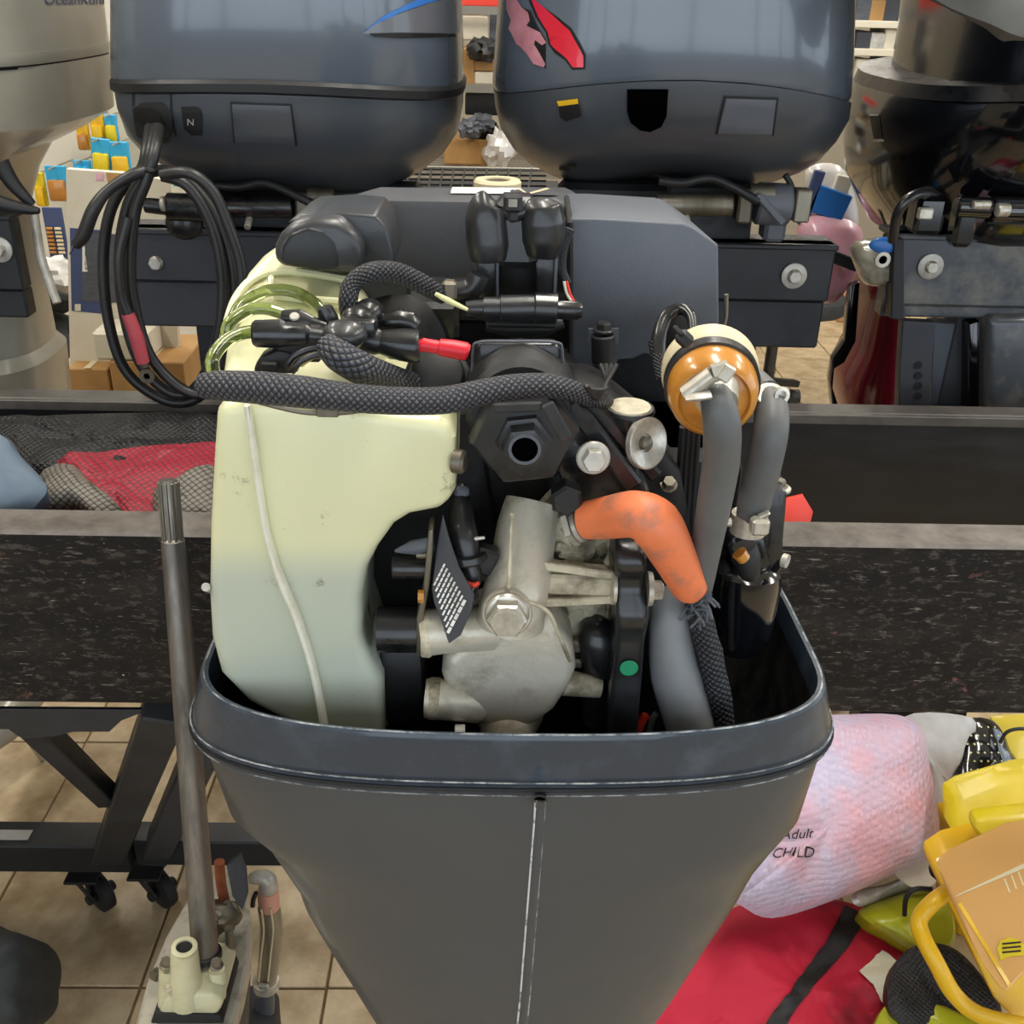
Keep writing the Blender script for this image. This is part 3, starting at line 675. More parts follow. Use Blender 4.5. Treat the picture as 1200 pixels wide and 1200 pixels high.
decal('vent', [[(1019, 134), (1031, 134), (1035, 165), (1025, 165)]], panC, 'void', C_, off=.001)
decal('vent_edge', [[(1020, 134), (1031, 134), (1031, 136), (1020, 136)], [(1025, 163), (1037, 163), (1037, 166), (1025, 166)]], panC, 'steel', C_, off=.0018)
obj('hydraulic_hose', tube(pts([(1046, 282, 1.40), (1052, 250, 1.38), (1066, 232, 1.38), (1085, 226, 1.4), (1100, 232, 1.42)]), rp(1050, 240, 1.4, 6)), 'black_satin', C_)
obj('steering_arm', [cyl(P(1120, 242, 1.40), P(1160, 244, 1.40), rp(1130, 240, 1.4, 12)), cyl(P(1160, 246, 1.40), P(1260, 248, 1.40), rp(1130, 240, 1.4, 16)), box(P(1085, 250, 1.41), (.04, .04, .05), bev=.006), box(P(1128, 262, 1.42), (.03, .03, .06), bev=.006)], 'black_gloss', C_)
obj('steel_fitting', [cyl(P(1140, 240, 1.385), P(1160, 240, 1.385), rp(1130, 240, 1.385, 5)), cyl(P(1168, 246, 1.38), P(1182, 246, 1.38), rp(1130, 240, 1.38, 8)), box(P(1084, 250, 1.385), (.02, .01, .015))][:1], 'steel', C_)
obj('steel_fitting', cyl(P(1168, 246, 1.38), P(1182, 246, 1.38), rp(1130, 240, 1.38, 8)), 'steel', C_)
obj('steel_fitting', box(P(1084, 250, 1.385), (.02, .01, .015)), 'steel', C_)
# ---- motor D: champagne, left edge
D_ = thing('outboard_motor', 'champagne coloured outboard motor with blue script at the top left corner', 'outboard motor', (P(-60, 100, Yc).x, Yc, 0))
cowlD = motor_shell(D_, 'cowl', [(-280, -170, 40, .2), (-250, -200, 80, .24), (-150, -235, 108, .26), (0, -248, 122, .265), (52, -250, 128, .27)], Yc, 'cream_paint', n=3)
motor_shell(D_, 'seam_band', [(51, -251, 129, .273), (58, -252, 130, .274), (64, -252, 129, .272)], Yc, 'cream_paint', n=3)
motor_shell(D_, 'seam_gap', [(62, -248, 127, .266), (68, -248, 127, .266)], Yc, 'void', n=3)
motor_shell(D_, 'lower_cowl', [(66, -250, 129, .27), (110, -248, 133, .265), (132, -240, 134, .25), (150, -222, 105, .2), (172, -190, 62, .16), (200, -170, 47, .13), (238, -150, 38, .11), (270, -150, 46, .1), (350, -150, 57, .1), (400, -152, 66, .11), (412, -158, 78, .13), (470, -160, 84, .14)], Yc, 'cream_paint', n=2.8)
rear_leg(D_, -110, Yc, M['cream_paint'], P(-110, 466, Yc).z, .10, .8)
textdecal('script_lettering', 'OceanRunner', 51, 5, 12, cowlD, 'navy', D_, sx=.95, off=.001)
obj('clamp_handle', tube(pts([(-30, 225, 1.40), (0, 238, 1.40), (30, 245, 1.40), (46, 247, 1.40)]), [.012, .01, .007, .004]), 'black', D_)
obj('drain_hose', tube(pts([(40, 250, 1.5), (48, 300, 1.48), (58, 330, 1.47), (67, 355, 1.46)]), rp(50, 300, 1.5, 5), seg=10), 'washer', D_)
obj('lever', tube(pts([(0, 190, 1.42), (15, 215, 1.42), (38, 240, 1.42)]), [.012, .01, .006]), 'black', D_)
# ---- cable coil
Y0 = 1.30
K = thing('battery_cable', 'coiled black battery cable with a red sleeved ring terminal hanging from the left grey motor', 'cable', P(180, 470, 1.28))
rc = rp(200, 300, Y0, 6.5)
loops = [
 [(176, 150, 1.36), (172, 175, 1.31), (165, 200), (140, 225), (126, 260), (121, 310), (126, 370), (142, 425), (168, 455), (205, 472), (238, 462), (262, 420), (274, 360), (270, 300), (248, 245), (215, 208), (188, 200), (165, 205)],
 [(182, 150, 1.36), (178, 172, 1.31), (168, 205), (150, 240), (140, 300), (146, 370), (164, 425), (195, 458), (222, 460), (244, 430), (258, 380), (260, 320), (247, 262), (220, 218), (190, 206)],
 [(186, 150, 1.36), (182, 175, 1.31), (172, 210), (158, 250), (153, 310), (158, 360), (175, 415), (205, 450), (235, 462), (255, 440), (262, 400)],
 [(190, 205, 1.31), (222, 203), (250, 225), (268, 265), (280, 300), (284, 330), (278, 352)],
]
dy = 0
for i, lp in enumerate(loops):
    L_ = [(p[0], p[1], (p[2] if len(p) > 2 else Y0)-i*.012) for p in lp]
    obj('cable_loop', tube(pts(L_), rc, seg=12, n=5), 'cable', K)
obj('cable_tail', tube(pts([(185, 200, 1.29), (160, 203, 1.27), (128, 222, 1.26), (110, 245, 1.25), (98, 275, 1.25), (88, 288, 1.25)]), [rc, rc, rc*.9, rc*1.15, rc*1.2, rc*.8], seg=12), 'cable', K)
obj('lug', tube(pts([(90, 282, 1.25), (86, 290, 1.25), (82, 298, 1.25)]), [rc*.9, rc*.7, rc*.3], seg=8, flat=.4), 'cover', K)
obj('cable_lead', tube(pts([(150, 255, 1.27), (140, 300, 1.26), (143, 345, 1.26), (153, 375, 1.26)]), rc*.9, seg=12), 'cable', K)
obj('red_sleeve', tube(pts([(150, 368, 1.26), (160, 395, 1.26), (168, 425, 1.26)]), [rc*1.15, rc*1.3, rc*1.15], seg=14), 'red_sleeve', K, label='red heat-shrink sleeve')
tq = P(171, 436, 1.258)
obj('ring_terminal', [tube(pts([(167, 420, 1.26), (170, 430, 1.26)]), rc*.8, seg=10), lathe(P(173, 440, 1.26), FWD, [(0, rc*.6), (0, rc*1.4), (.004, rc*1.4), (.004, rc*.6), (0, rc*.6)], 20)], 'steel_dull', K)
obj('cable_tie', tube(pts([(165, 196, 1.29), (175, 200, 1.27), (188, 198, 1.29)]), rc*.5, seg=8), 'black', K)
# ================================================================== THINGS BETWEEN THE BEAMS
def zz(px, py, Z): return PZ(px, py, Z)
def hang(L): return [P(x, y, Y) for x, y, Y in L]
obj('mesh_bag', pillow(hang([(-60, 500, 1.27), (40, 488, 1.29), (150, 484, 1.29), (254, 486, 1.29), (262, 520, 1.24), (215, 545, 1.18), (120, 552, 1.16), (50, 560, 1.15), (-60, 560, 1.16)]), (0, -.6, .8), .02, .05, wr=.022, ws=13, seed=3), 'blkmesh', label='crumpled black mesh bag piled against the rear beam', cat='bag')
obj('mesh_bag', pillow(hang([(50, 560, 1.16), (70, 540, 1.17), (150, 525, 1.19), (215, 520, 1.20), (262, 524, 1.20), (264, 600, 1.07), (200, 625, 1.04), (120, 630, 1.04), (20, 632, 1.04), (0, 610, 1.06)]), (0, -.5, .85), .022, .06, wr=.022, ws=13, seed=8), 'redmesh', label='red mesh gear bag lying between the two beams', cat='bag')
obj('mesh_bag', pillow(hang([(180, 590, 1.08), (205, 572, 1.09), (262, 552, 1.12), (264, 612, 1.04), (240, 625, 1.03), (190, 628, 1.03)]), (0, -.5, .85), .035, .02, wr=.008, ws=16, seed=5), 'greymesh', label='grey mesh bag next to the driveshaft tip on the red bag', cat='bag')
obj('mesh_pouch', pillow(hang([(48, 560, 1.14), (85, 548, 1.14), (110, 570, 1.11), (145, 600, 1.06), (125, 618, 1.04), (90, 600, 1.06), (45, 605, 1.06)]), (0, -.5, .85), .034, .012, wr=.008, ws=16, seed=6), 'greymesh', label='small grey mesh pouch on the red bag beside the blue-grey cloth', cat='bag')
obj('cloth', pillow(hang([(-60, 500, 1.12), (5, 512, 1.10), (25, 535, 1.08), (54, 568, 1.045), (46, 588, 1.03), (20, 606, 1.025), (-60, 625, 1.02)]), (0, -.5, .85), .02, .05, wr=.008, ws=10, seed=2), 'bluecloth', label='smooth blue-grey cloth at the left edge between the beams', cat='cloth')
q = P(935, 602, 1.20)
obj('tag', extr([(906, 588, 1.1), (941, 580, 1.12), (953, 600, 1.12), (948, 619, 1.1), (906, 620, 1.08)], 1.1, .004, bev=.0006), 'redtag', label='bright red plastic tag sticking up behind the black canister', cat='tag')
# ================================================================== SHOP BEHIND
G = thing('shelving_unit', 'pegboard gondola hung with blue and yellow packages behind the left motors', 'shelf', (P(100, 200, 3.2).x, 3.25, 0))
gx = P(100, 200, 3.2).x
obj('pegboard', box((gx-.25, 3.25, .85), (1.6, .02, 1.3), bev=.002), 'peg', G, smooth=False)
obj('base', box((gx-.25, 3.15, .1), (1.6, .3, .2)), 'wall', G, smooth=False)
obj('upright', box((gx-1.02, 3.26, .8), (.04, .04, 1.6)), 'metalwire', G, smooth=False)
obj('upright', box((gx+.52, 3.26, .8), (.04, .04, 1.6)), 'metalwire', G, smooth=False)
def package(px, py, w, h, Y, m1, m2, label, rot=0):
    c = P(px, py, Y); k = mpp(c); t = thing('package', label, 'package', c-Vector((0, 0, h*k/2)))
    obj('card', box(c, (w*k, .012, h*k), rot=(0, rot, 0), bev=.002), m1, t, smooth=False)
    obj('blister', box(c+Vector((0, -.012, -h*k*.18)), (w*k*.82, .02, h*k*.6), rot=(0, rot, 0), bev=.006, seg=2), m2, t)
    obj('hook', cyl(c+Vector((0, -.05, h*k*.47)), c+Vector((0, 3.24-c.y, h*k*.47)), .003, seg=8), 'metalwire', t)
package(119, 184, 22, 42, 3.1, 'cyan', 'yellow', 'yellow blister package with a blue header beside the hanging cable', .1)
package(142, 188, 22, 42, 3.1, 'cyan', 'deepyellow', 'amber yellow package with a blue header right beside the looped cable')
package(115, 150, 16, 30, 3.15, 'deepyellow', 'deepyellow', 'plain amber package on the upper pegboard row')
package(98, 160, 14, 30, 3.15, 'deepyellow', 'amber', 'narrow dull gold package high on the pegboard beside the champagne motor')
package(131, 150, 14, 30, 3.15, 'cyan', 'yellow', 'yellow package tucked against the left grey motor on the top row')
package(68, 215, 24, 40, 3.1, 'cyan', 'amber', 'orange package with a blue header on the middle pegboard row')
package(48, 222, 12, 38, 3.1, 'yellow', 'deepyellow', 'narrow yellow-green package against the champagne motor leg')
package(97, 196, 20, 16, 3.12, 'cyan', 'cyan', 'flat blue package above the big pale panel')
c = P(66, 275, 3.05); k = mpp(c)
bd = thing('battery_pack', 'tall blister card of gold batteries left of the pale panel', 'package', c-Vector((0, 0, 30*k)))
obj('card', box(c, (22*k, .01, 62*k), bev=.001), 'navy', bd, smooth=False)
for r in range(7):
    for s in (-1, 1):
        obj('battery', cyl(c+Vector((s*5*k-3.6*k, -.012, (8-r*4.6)*k)), c+Vector((s*5*k+3.6*k, -.012, (8-r*4.6)*k)), 1.6*k, seg=10), 'amber' if s < 0 else 'beige_ring', bd)
package(210, 208, 36, 20, 3.12, 'cyan', 'cyan', 'bright blue package behind the looped cable', .15)
package(188, 224, 24, 18, 3.08, 'cyan', 'cyan', 'small light blue package just under the bright blue one', .1)
package(161, 255, 16, 30, 3.1, 'yellow', 'yellow', 'small yellow package showing through the cable loop')
# pale printed panel on boxes
Yp = 2.2
pn = thing('display_panel', 'large pale display panel with a navy and grey print behind the cable loops', 'panel', P(115, 430, Yp))
panel = obj('board', extr([(77, 198), (150, 203), (200, 212), (210, 430), (82, 432)], Yp, .02, bev=.001), 'cardpale', pn, smooth=False)
decal('print', [[(82, 267), (124, 270), (127, 368), (84, 364)]], panel, 'navy', pn)
decal('print', [[(95, 272), (150, 275), (150, 355), (96, 353)]], panel, 'darkpanel', pn, off=.0016)
decal('print', [[(88, 356), (95, 356), (95, 364), (88, 364)]], panel, 'cardpale', pn, off=.002)
decal('hook_print', [[(97, 282), (99, 282), (99, 316), (103, 316), (103, 318), (97, 318)]], panel, 'white', pn, off=.0022)
decal('corner_print', [[(112, 200), (122, 201), (122, 212), (112, 211)]], panel, 'pinkbag', pn)
decal('corner_print', [[(124, 202), (146, 204), (144, 222), (128, 222)]], panel, 'cardboard', pn)
def cbox(name, x0, x1, y0, y1, Y, m, label, d=.2, toz=None, cat='box', group=None):
    a = P(x0, y0, Y); b = P(x1, y0, Y); z1 = P((x0+x1)/2, y0, Y).z; z0 = P((x0+x1)/2, y1, Y).z if toz is None else toz
    t = thing(name, label, cat, ((a.x+b.x)/2, Y+d/2, z0), group)
    obj('body', box(((a.x+b.x)/2, Y+d/2, (z0+z1)/2), (b.x-a.x, d, z1-z0), bev=.003), m, t, smooth=False)
    obj('lid_tape', box(((a.x+b.x)/2, Y+d/2, z1+.0008), ((b.x-a.x)*.16, d, .001), bev=0), 'beige_ring', t, smooth=False)
    return t
cbox('cardboard_box', 78, 126, 432, 470, 2.15, 'cardboard', 'plain cardboard box under the pale panel, left of two', toz=0)
cbox('cardboard_box', 127, 214, 424, 470, 2.1, 'cardboard', 'wider orange-brown cardboard box behind the ring terminal', toz=0)
c = P(150, 395, 2.05); k = mpp(c)
obj('storage_box', box(P(150, 398, 2.15), (66*k, .1, 36*k), bev=.006), 'cardpale', label='white box with a red and violet print above the cardboard boxes', cat='box')
obj('machine_part', [ellipsoid(P(62, 395, 2.6), (.09, .09, .05), nz=.4, seed=2), box(P(60, 345, 2.6), (.12, .1, .05), rot=(0, .3, 0), bev=.01)], 'black_matte', label='dark mechanical parts heaped between the champagne leg and pale panel', cat='machine part')
obj('plastic_bag', ellipsoid(P(62, 322, 2.5), (.06, .05, .04), nz=.5, seed=4), 'film', label='crumpled white plastic bag above the dark parts at left', cat='bag')
# shelf in the centre gap
Ys = 3.4
S = thing('shelving_unit', 'wire shelving with parts boxes seen between the two grey motors', 'shelf', (P(562, 100, Ys).x, Ys+.2, 0))
sx = P(562, 100, Ys).x
def shelf(z, w=1.3, x=sx, par=S, Y=Ys, dd=.4):
    parts = [box((x, Y+.0, z), (w, .012, .022), bev=0), box((x, Y+dd, z), (w, .012, .02), bev=0)]
    for i in range(9): parts.append(box((x, Y+dd*i/8, z+.008), (w, .005, .005), bev=0))
    obj('wire_shelf', parts, 'metalwire', par, smooth=False)
for yy in (104, 203, 330, 12): shelf(P(562, yy, Ys).z)
for dx in (-.63, .63):
    obj('post', cyl((sx+dx, Ys, 0), (sx+dx, Ys, 1.9), .014), 'metalwire', S); obj('post', cyl((sx+dx, Ys+.4, 0), (sx+dx, Ys+.4, 1.9), .014), 'metalwire', S)
def small(name, x0, x1, y0, y1, m, label, cat='box', Y=Ys+.06, d=.15):
    a = P(x0, y0, Y); b = P(x1, y1, Y)
    obj(name, box(((a.x+b.x)/2, Y+d/2, (a.z+b.z)/2), (abs(b.x-a.x), d, abs(a.z-b.z)), bev=.004), m, label=label, cat=cat, smooth=False)
small('plastic_bin', 530, 600, -20, 9, 'redtag', 'orange-red bin at the very top of the central gap', 'bin')
small('storage_box', 540, 572, 18, 48, 'cardpale', 'white box on the shelf below the orange-red bin')
small('storage_box', 574, 590, 10, 50, 'darkpanel', 'grey box next to the white box in the central gap')
obj('machine_part', [ellipsoid(P(566, 58, Ys+.05), (.05, .05, .035), nz=.5, seed=7), cyl(P(552, 52, Ys), P(558, 62, Ys), .02)], 'black', label='black machine part above the brown carton in the central gap', cat='machine part')
small('cardboard_box', 535, 556, 56, 100, 'cardboard', 'narrow brown carton on the wire shelf in the central gap')
small('cardboard_box', 556, 600, 68, 84, 'cardboard', 'pale brown carton flap on top of a white box in the central gap')
small('storage_box', 556, 600, 84, 100, 'cardpale', 'low white box on the wire shelf in the central gap')
small('packet', 545, 600, 110, 136, 'black_matte', 'black hanging packets under the wire shelf', 'packet', Y=Ys+.1)
for i, (x, y, s, m) in enumerate(((550, 150, 1, 'cover'), (565, 145, 3, 'darkpanel'), (572, 154, 5, 'black'), (556, 158, 6, 'cover'))):
    obj('machine_part', ellipsoid(P(x, y, Ys+.04+.03*i), (.035, .04, .028), nz=.7, seed=s), m, cat='machine part', label=('grey metal part at the upper left of the heap on the carton', 'blue-grey metal part topmost in the heap on the carton', 'black part at the right of the heap on the carton', 'grey part lowest in the heap on the carton')[i], group='metal parts on the carton in the central gap')
small('cardboard_box', 520, 578, 163, 194, 'cardboard', 'orange-brown carton on the lowest visible shelf between the grey motors')
obj('plastic_bag', ellipsoid(P(585, 175, Ys+.02), (.045, .05, .055), nz=.5, seed=9), 'film', label='white plastic bag beside the orange-brown carton', cat='bag')
for i in range(10):
    pass
cr = thing('wire_rack', 'black wire rack behind the engine cover under the central carton', 'rack', P(545, 215, 2.5))
rk = [bar(P(480+i*13, 198, 2.45), P(476+i*13, 222, 2.3), .004, .004, 0) for i in range(12)]
rk += [bar(P(470, 222-j*6, 2.3+j*.04), P(640, 224-j*6, 2.3+j*.04), .004, .004, 0) for j in range(5)]
obj('grid', rk, 'black', cr, smooth=False, kind='stuff')
obj('tray', box(P(550, 225, 2.42), (.42, .3, .01), bev=0), 'black_matte', cr, smooth=False)
[obj('post', box((P(px, 215, 2.45).x, yy, .52), (.02, .02, 1.04)), 'black', cr, smooth=False) for px in (500, 620) for yy in (2.32, 2.55)]
obj('top_rail', bar(P(480, 196, 2.45), P(640, 199, 2.45), .008, .008), 'metalwire', cr, smooth=False)
# shelf in the right gap
S2 = thing('shelving_unit', 'shelving with rows of grey and brown boxes right of the second grey motor', 'shelf', (P(1040, 60, Ys).x, Ys+.2, 0))
x2 = P(1040, 60, Ys).x
for yy in (-10, 29, 62, 100): obj('shelf_board', box((x2+.2, Ys+.2, P(1040, yy, Ys).z), (1.2, .4, .02)), 'cardpale', S2, smooth=False)
for dx in (-.4, .8): obj('post', box((x2+dx, Ys+.2, .85), (.03, .4, 1.7)), 'metalwire', S2, smooth=False)
cols = ['darkpanel', 'cover', 'cardpale', 'washer', 'board', 'cardboard']
kk = 0
desc = ['grey', 'dark grey', 'off-white', 'pale beige', 'charcoal', 'brown']
for r, (ya, yb) in enumerate(((-8, 27), (31, 60), (64, 98))):
    for c3, (xa, xb) in enumerate(((1004, 1019), (1021, 1036), (1038, 1056))):
        i = (kk*5+r) % 6; kk += 1
        small('storage_box', xa, xb, ya+3+(kk % 3)*2, yb, cols[i], '%s box on the %s shelf of the right gap, %s' % (desc[i], ('top', 'middle', 'bottom')[r], ('beside the grey motor', 'in the middle', 'beside the black motor')[c3]), Y=Ys+.02)
# right gap lower
pb = thing('plastic_bag', 'clear bag with blue and white printed packets between the right motors', 'bag', P(975, 270, 1.95))
obj('bag_front', pillow(pts([(950, 195), (990, 200), (1004, 270), (940, 272), (942, 230)], 2.0), (0, -1, 0), .03, .05, wr=.01), 'film', pb)
obj('printed_packet', box(P(972, 238, 1.95), (.07, .012, .05), rot=(0, .3, 0)), 'blue', pb)
obj('printed_packet', box(P(985, 222, 1.955), (.03, .012, .05), rot=(0, .2, 0)), 'cardpale', pb)
obj('printed_packet', box(P(950, 232, 1.95), (.02, .012, .1), rot=(0, .2, 0)), 'navy', pb)
obj('wrapped_bundle', pillow(pts([(938, 256), (1004, 262), (1008, 300), (985, 345), (960, 355), (940, 330)], 1.95), (0, -1, 0), .05, .06, wr=.015, seed=4), 'pinkbag', label='pink plastic wrapped bundle between the right motors', cat='bundle')
obj('pole', bar(P(955, 292, 1.75), P(1005, 312, 1.75), .012, .02), 'black', label='short black bar lying before the pink bundle', cat='bar', smooth=False)
cb = thing('parts_bag', 'clear bag of grease and parts with a blue tie under the black motor', 'bag', P(1024, 330, 1.5))
obj('bag', pillow(pts([(996, 292), (1010, 281), (1040, 278), (1052, 285), (1052, 320), (1040, 334), (1015, 334), (1004, 318)], 1.5), (0, -1, 0), .035, .03, wr=.01, ws=30, seed=11), 'clearbag', cb)
obj('tie', pillow(pts([(1018, 287), (1030, 278), (1050, 280), (1048, 294), (1028, 296)], 1.46), (0, -1, 0), .006, .005, wr=.003), 'blue', cb, label='blue tie')
obj('ring', lathe(P(1034, 304, 1.455), FWD, [(0, .006), (0, .011), (.003, .011), (.003, .006), (0, .006)], 16), 'steel', cb)
wq = PZ(992, 374, 0); ws = thing('wooden_crate', 'small pale wooden crate on the tiles far behind the pink bundle', 'crate', wq)
kq = mpp(wq)
for i in range(3): obj('slat', box(wq+Vector((0, -.06, (6+i*12)*kq)), (30*kq, .015, 9*kq), bev=.002), 'wood', ws, smooth=False)
for s in (-1, 1): obj('side_panel', box(wq+Vector((s*14*kq, 0, 18*kq)), (.015, .13, 36*kq), bev=.002), 'wood', ws, smooth=False)
obj('knot_hole', lathe(wq+Vector((.01, -.069, 10*kq)), FWD, [(0, .008), (.001, .008)], 12), 'void', ws)
mr = thing('outboard_motor', 'maroon outboard motor leg partly hidden below the black motor', 'outboard motor', P(1025, 400, 1.85))
R_m = []
for py, xl, xr, b in ((325, 1010, 1050, .1), (345, 1006, 1050, .1), (400, 996, 1052, .1), (430, 980, 1056, .11), (450, 976, 1058, .11), (490, 985, 1060, .1), (560, 990, 1060, .09)):
    a = P(xl, py, 1.95); c = P(xr, py, 1.95); R_m.append(sring((a.x+c.x)/2, 1.95, a.z, (c.x-a.x)/2, b, b, 2.6, 28))
obj('midsection', loft(R_m), 'maroon', mr)
mq = P(1020, 500, 1.95)
obj('lower_leg', box((mq.x, 1.95, mq.z/2), (.08, .16, mq.z), bev=.01), 'maroon', mr)
obj('black_trim', [extr([(996, 336), (1008, 330), (1003, 400), (990, 425), (978, 432), (976, 455), (984, 480), (976, 480), (972, 445), (976, 420), (990, 400)], 1.83, .02, bev=.002)], 'black_gloss', mr)
# clamp posts under the black motor
cp = thing('clamp_bracket', 'drilled grey clamp bracket standing below the black motor bracket', 'bracket', P(1120, 490, 1.5))
obj('drilled_plate', extr([(1058, 376), (1096, 378), (1092, 430), (1088, 510), (1052, 510), (1054, 440)], 1.48, .02, bev=.002), 'board', cp, smooth=False)
for y in (428, 440, 452, 464): obj('hole', lathe(P(1076, y, 1.479), FWD, [(0, .006), (.001, .006)], 14), 'void', cp)
obj('channel', extr([(1094, 378), (1138, 380), (1136, 510), (1090, 510)], 1.52, .03, bev=.002), 'cover', cp, smooth=False)
obj('dark_channel', extr([(1136, 380), (1162, 372), (1160, 510), (1134, 510)], 1.49, .05, bev=.004), 'black_gloss', cp)
obj('post', extr([(1158, 372), (1250, 372), (1250, 510), (1156, 510)], 1.46, .06, bev=.012, seg=3), 'board_dirty', cp)
obj('column', box((P(1150, 510, 1.52).x, 1.535, .44), (.2, .05, .88)), 'board', cp, smooth=False)
# office chair base
ch = thing('office_chair', 'black five-spoke office chair base on the tiles behind the fuel filter', 'chair', PZ(900, 470, 0))
cc = PZ(898, 455, .1)
for k in range(5):
    th = k*2*pi/5+.0; d = Vector((cos(th), sin(th), 0)); e = Vector((cc.x, cc.y, .11))+d*.27
    if k == 0: e = PZ(933, 452, .08)
    obj('leg', bar(Vector((cc.x, cc.y, .13)), Vector((e.x, e.y, .09)), .035, .025), 'black', ch, smooth=False)
    obj('castor', [lathe((e.x-.02, e.y, .032), (1, 0, 0), [(0, .022), (.004, .031), (.036, .031), (.04, .022)], 18)], 'black', ch)
obj('gas_stem', cyl((cc.x, cc.y, .1), (cc.x, cc.y, .42), .022), 'black_satin', ch)
obj('seat', [ellipsoid((cc.x, cc.y, .46), (.23, .23, .05), e=.6)], 'bootblack', ch)
# grey fabric cover over the black motor
obj('fabric_cover', pillow([P(1050, -40, 1.25), P(1100, 2, 1.22), P(1160, 28, 1.2), P(1210, 46, 1.2), P(1330, 60, 1.25), P(1330, -120, 1.45), P(1180, -150, 1.5), P(1060, -100, 1.4)], (-.1, -.6, .75), .05, .03, wr=.012, ws=9, seed=6), 'cover_cloth', label='grey fabric cover draped over the top of the black motor', cat='cover')
# ================================================================== FLOOR THINGS, BOTTOM RIGHT
def fl(L): return [P(x, y, Y) for x, y, Y in L]
rb = thing('duffel_bag', 'red fabric duffel bag with a black webbing strap under the bubble wrap', 'bag', PZ(950, 1150, 0))
red = obj('body', pillow(fl([(700, 1260, .98), (760, 1160, 1.08), (850, 1068, 1.22), (960, 1052, 1.28), (1040, 1075, 1.25), (1092, 1112, 1.2), (1072, 1160, 1.12), (1045, 1210, 1.06), (1010, 1290, .98), (850, 1330, .92)]), (0, -.45, 1), -.0+.045, .16, wr=.022, ws=8, seed=12, rings=14, sm=8), 'redcloth', rb)
decal('strap', [[(990, 1062), (1013, 1074), (1006, 1092), (985, 1122), (950, 1160), (922, 1200), (898, 1240), (870, 1240), (905, 1190), (940, 1140), (968, 1105)]], red, 'webbing', rb, off=.004, cuts=5)
nt2 = decal('paper_note', [[(1006, 1142), (1031, 1114), (1052, 1130), (1058, 1160), (1040, 1186), (1030, 1172), (1022, 1155)]], red, 'paper', None, off=.007)
if nt2: nt2['label'] = 'small cream paper note lying on the red duffel bag'; nt2['category'] = 'paper note'
pk = thing('bubble_wrap', 'pink bubble wrap parcel with black handwriting next to the lower cowl', 'parcel', PZ(980, 1000, 0))
wrap = obj('film', pillow(fl([(850, 840, 1.28), (960, 838, 1.34), (1068, 842, 1.38), (1090, 900, 1.34), (1100, 992, 1.26), (1055, 1020, 1.22), (985, 1052, 1.17), (905, 1076, 1.14), (862, 1058, 1.12), (830, 1050, 1.14), (840, 930, 1.2)]), (0, -.7, .6), .05, .11, wr=.009, ws=10, seed=21), 'pink', pk)
textdecal('handwriting', 'Adult', 914, 983, 12, wrap, 'void', pk, rot=-.05, shear=.3, off=.003)
textdecal('handwriting', 'CHILD', 903, 1005, 12, wrap, 'void', pk, rot=-.03, shear=.3, off=.003)
obj('plastic_bag', pillow(fl([(1060, 840, 1.42), (1140, 842, 1.44), (1133, 880, 1.42), (1122, 940, 1.38), (1104, 995, 1.33), (1085, 990, 1.33), (1085, 900, 1.38)]), (0, -.8, .4), .02, .04, wr=.012, ws=14, seed=13), 'film', label='white translucent plastic bag behind the bubble wrap parcel', cat='bag')
obj('plate', lathe(P(1070, 1012, 1.25), (0.1, -.5, .85), [(0, .035), (.004, .042), (.008, .042), (.01, .036)], 32), 'cardpale', label='round cream disc peeking out below the bubble wrap', cat='disc')
obj('bottle', pillow(fl([(1000, 1045, 1.22), (1040, 1035, 1.25), (1075, 1020, 1.28), (1080, 1035, 1.27), (1040, 1055, 1.24), (1005, 1062, 1.2)]), (0, -.5, .8), .015, .04, wr=.004), 'washer', label='grey-white flask lying between bubble wrap and red duffel bag', cat='flask')
# black perforated bag
pf = thing('perforated_bag', 'shiny black bag with pale dots behind the upper yellow case', 'bag', P(1165, 925, 1.35))
pfm = obj('body', pillow(fl([(1128, 850, 1.44), (1165, 845, 1.46), (1185, 880, 1.42), (1202, 912, 1.38), (1150, 930, 1.34), (1126, 930, 1.34)]), (0, -.7, .6), .02, .06, wr=.005), 'black_gloss', pf)
dots = []
rr = random.Random(4)
for i in range(8):
    for j in range(6):
        x = 1134+i*8+(j % 2)*4; y = 852+j*10
        h = hit(pfm, x, y)
        if h: dots.append(lathe(h[0], h[1], [(0, .0022), (.0006, .0016)], 6))
if dots: obj('dot_print', dots, 'yellowwire', pf, kind='stuff', smooth=False)
# yellow cases
def casepart(name, poly, Y, d, m, par, bev=.012, seg=3, **k):
    return obj(name, extr(poly, Y, d, bev=bev, seg=seg, **k), m, par)
y1 = thing('equipment_case', 'yellow moulded case with a grip bar, above the amber-lidded case', 'case', PZ(1180, 960, 0))
casepart('shell', [(1114, 940, 1.24), (1130, 932, 1.26), (1200, 912, 1.3), (1300, 900, 1.3), (1300, 990, 1.18), (1150, 995, 1.16), (1116, 985, 1.18)], 1.2, .05, 'yellow', y1, bev=.012)
casepart('grip', [(1143, 962, 1.13), (1200, 955, 1.14), (1300, 950, 1.14), (1300, 995, 1.1), (1160, 997, 1.1), (1142, 978, 1.12)], 1.12, .03, 'yellow', y1, bev=.012)
casepart('base', [(1120, 985, 1.26), (1300, 985, 1.26), (1300, 1100, 1.24), (1120, 1100, 1.24)], 1.25, .1, 'deepyellow', y1)
y2 = thing('equipment_case', 'yellow case shell at the right edge with a black cord hooked on it', 'case', P(1190, 900, 1.4))
casepart('shell', [(1162, 845, 1.48), (1300, 840, 1.48), (1300, 915, 1.4), (1204, 913, 1.38), (1185, 885, 1.42)], 1.4, .02, 'yellow', y2, bev=.006)
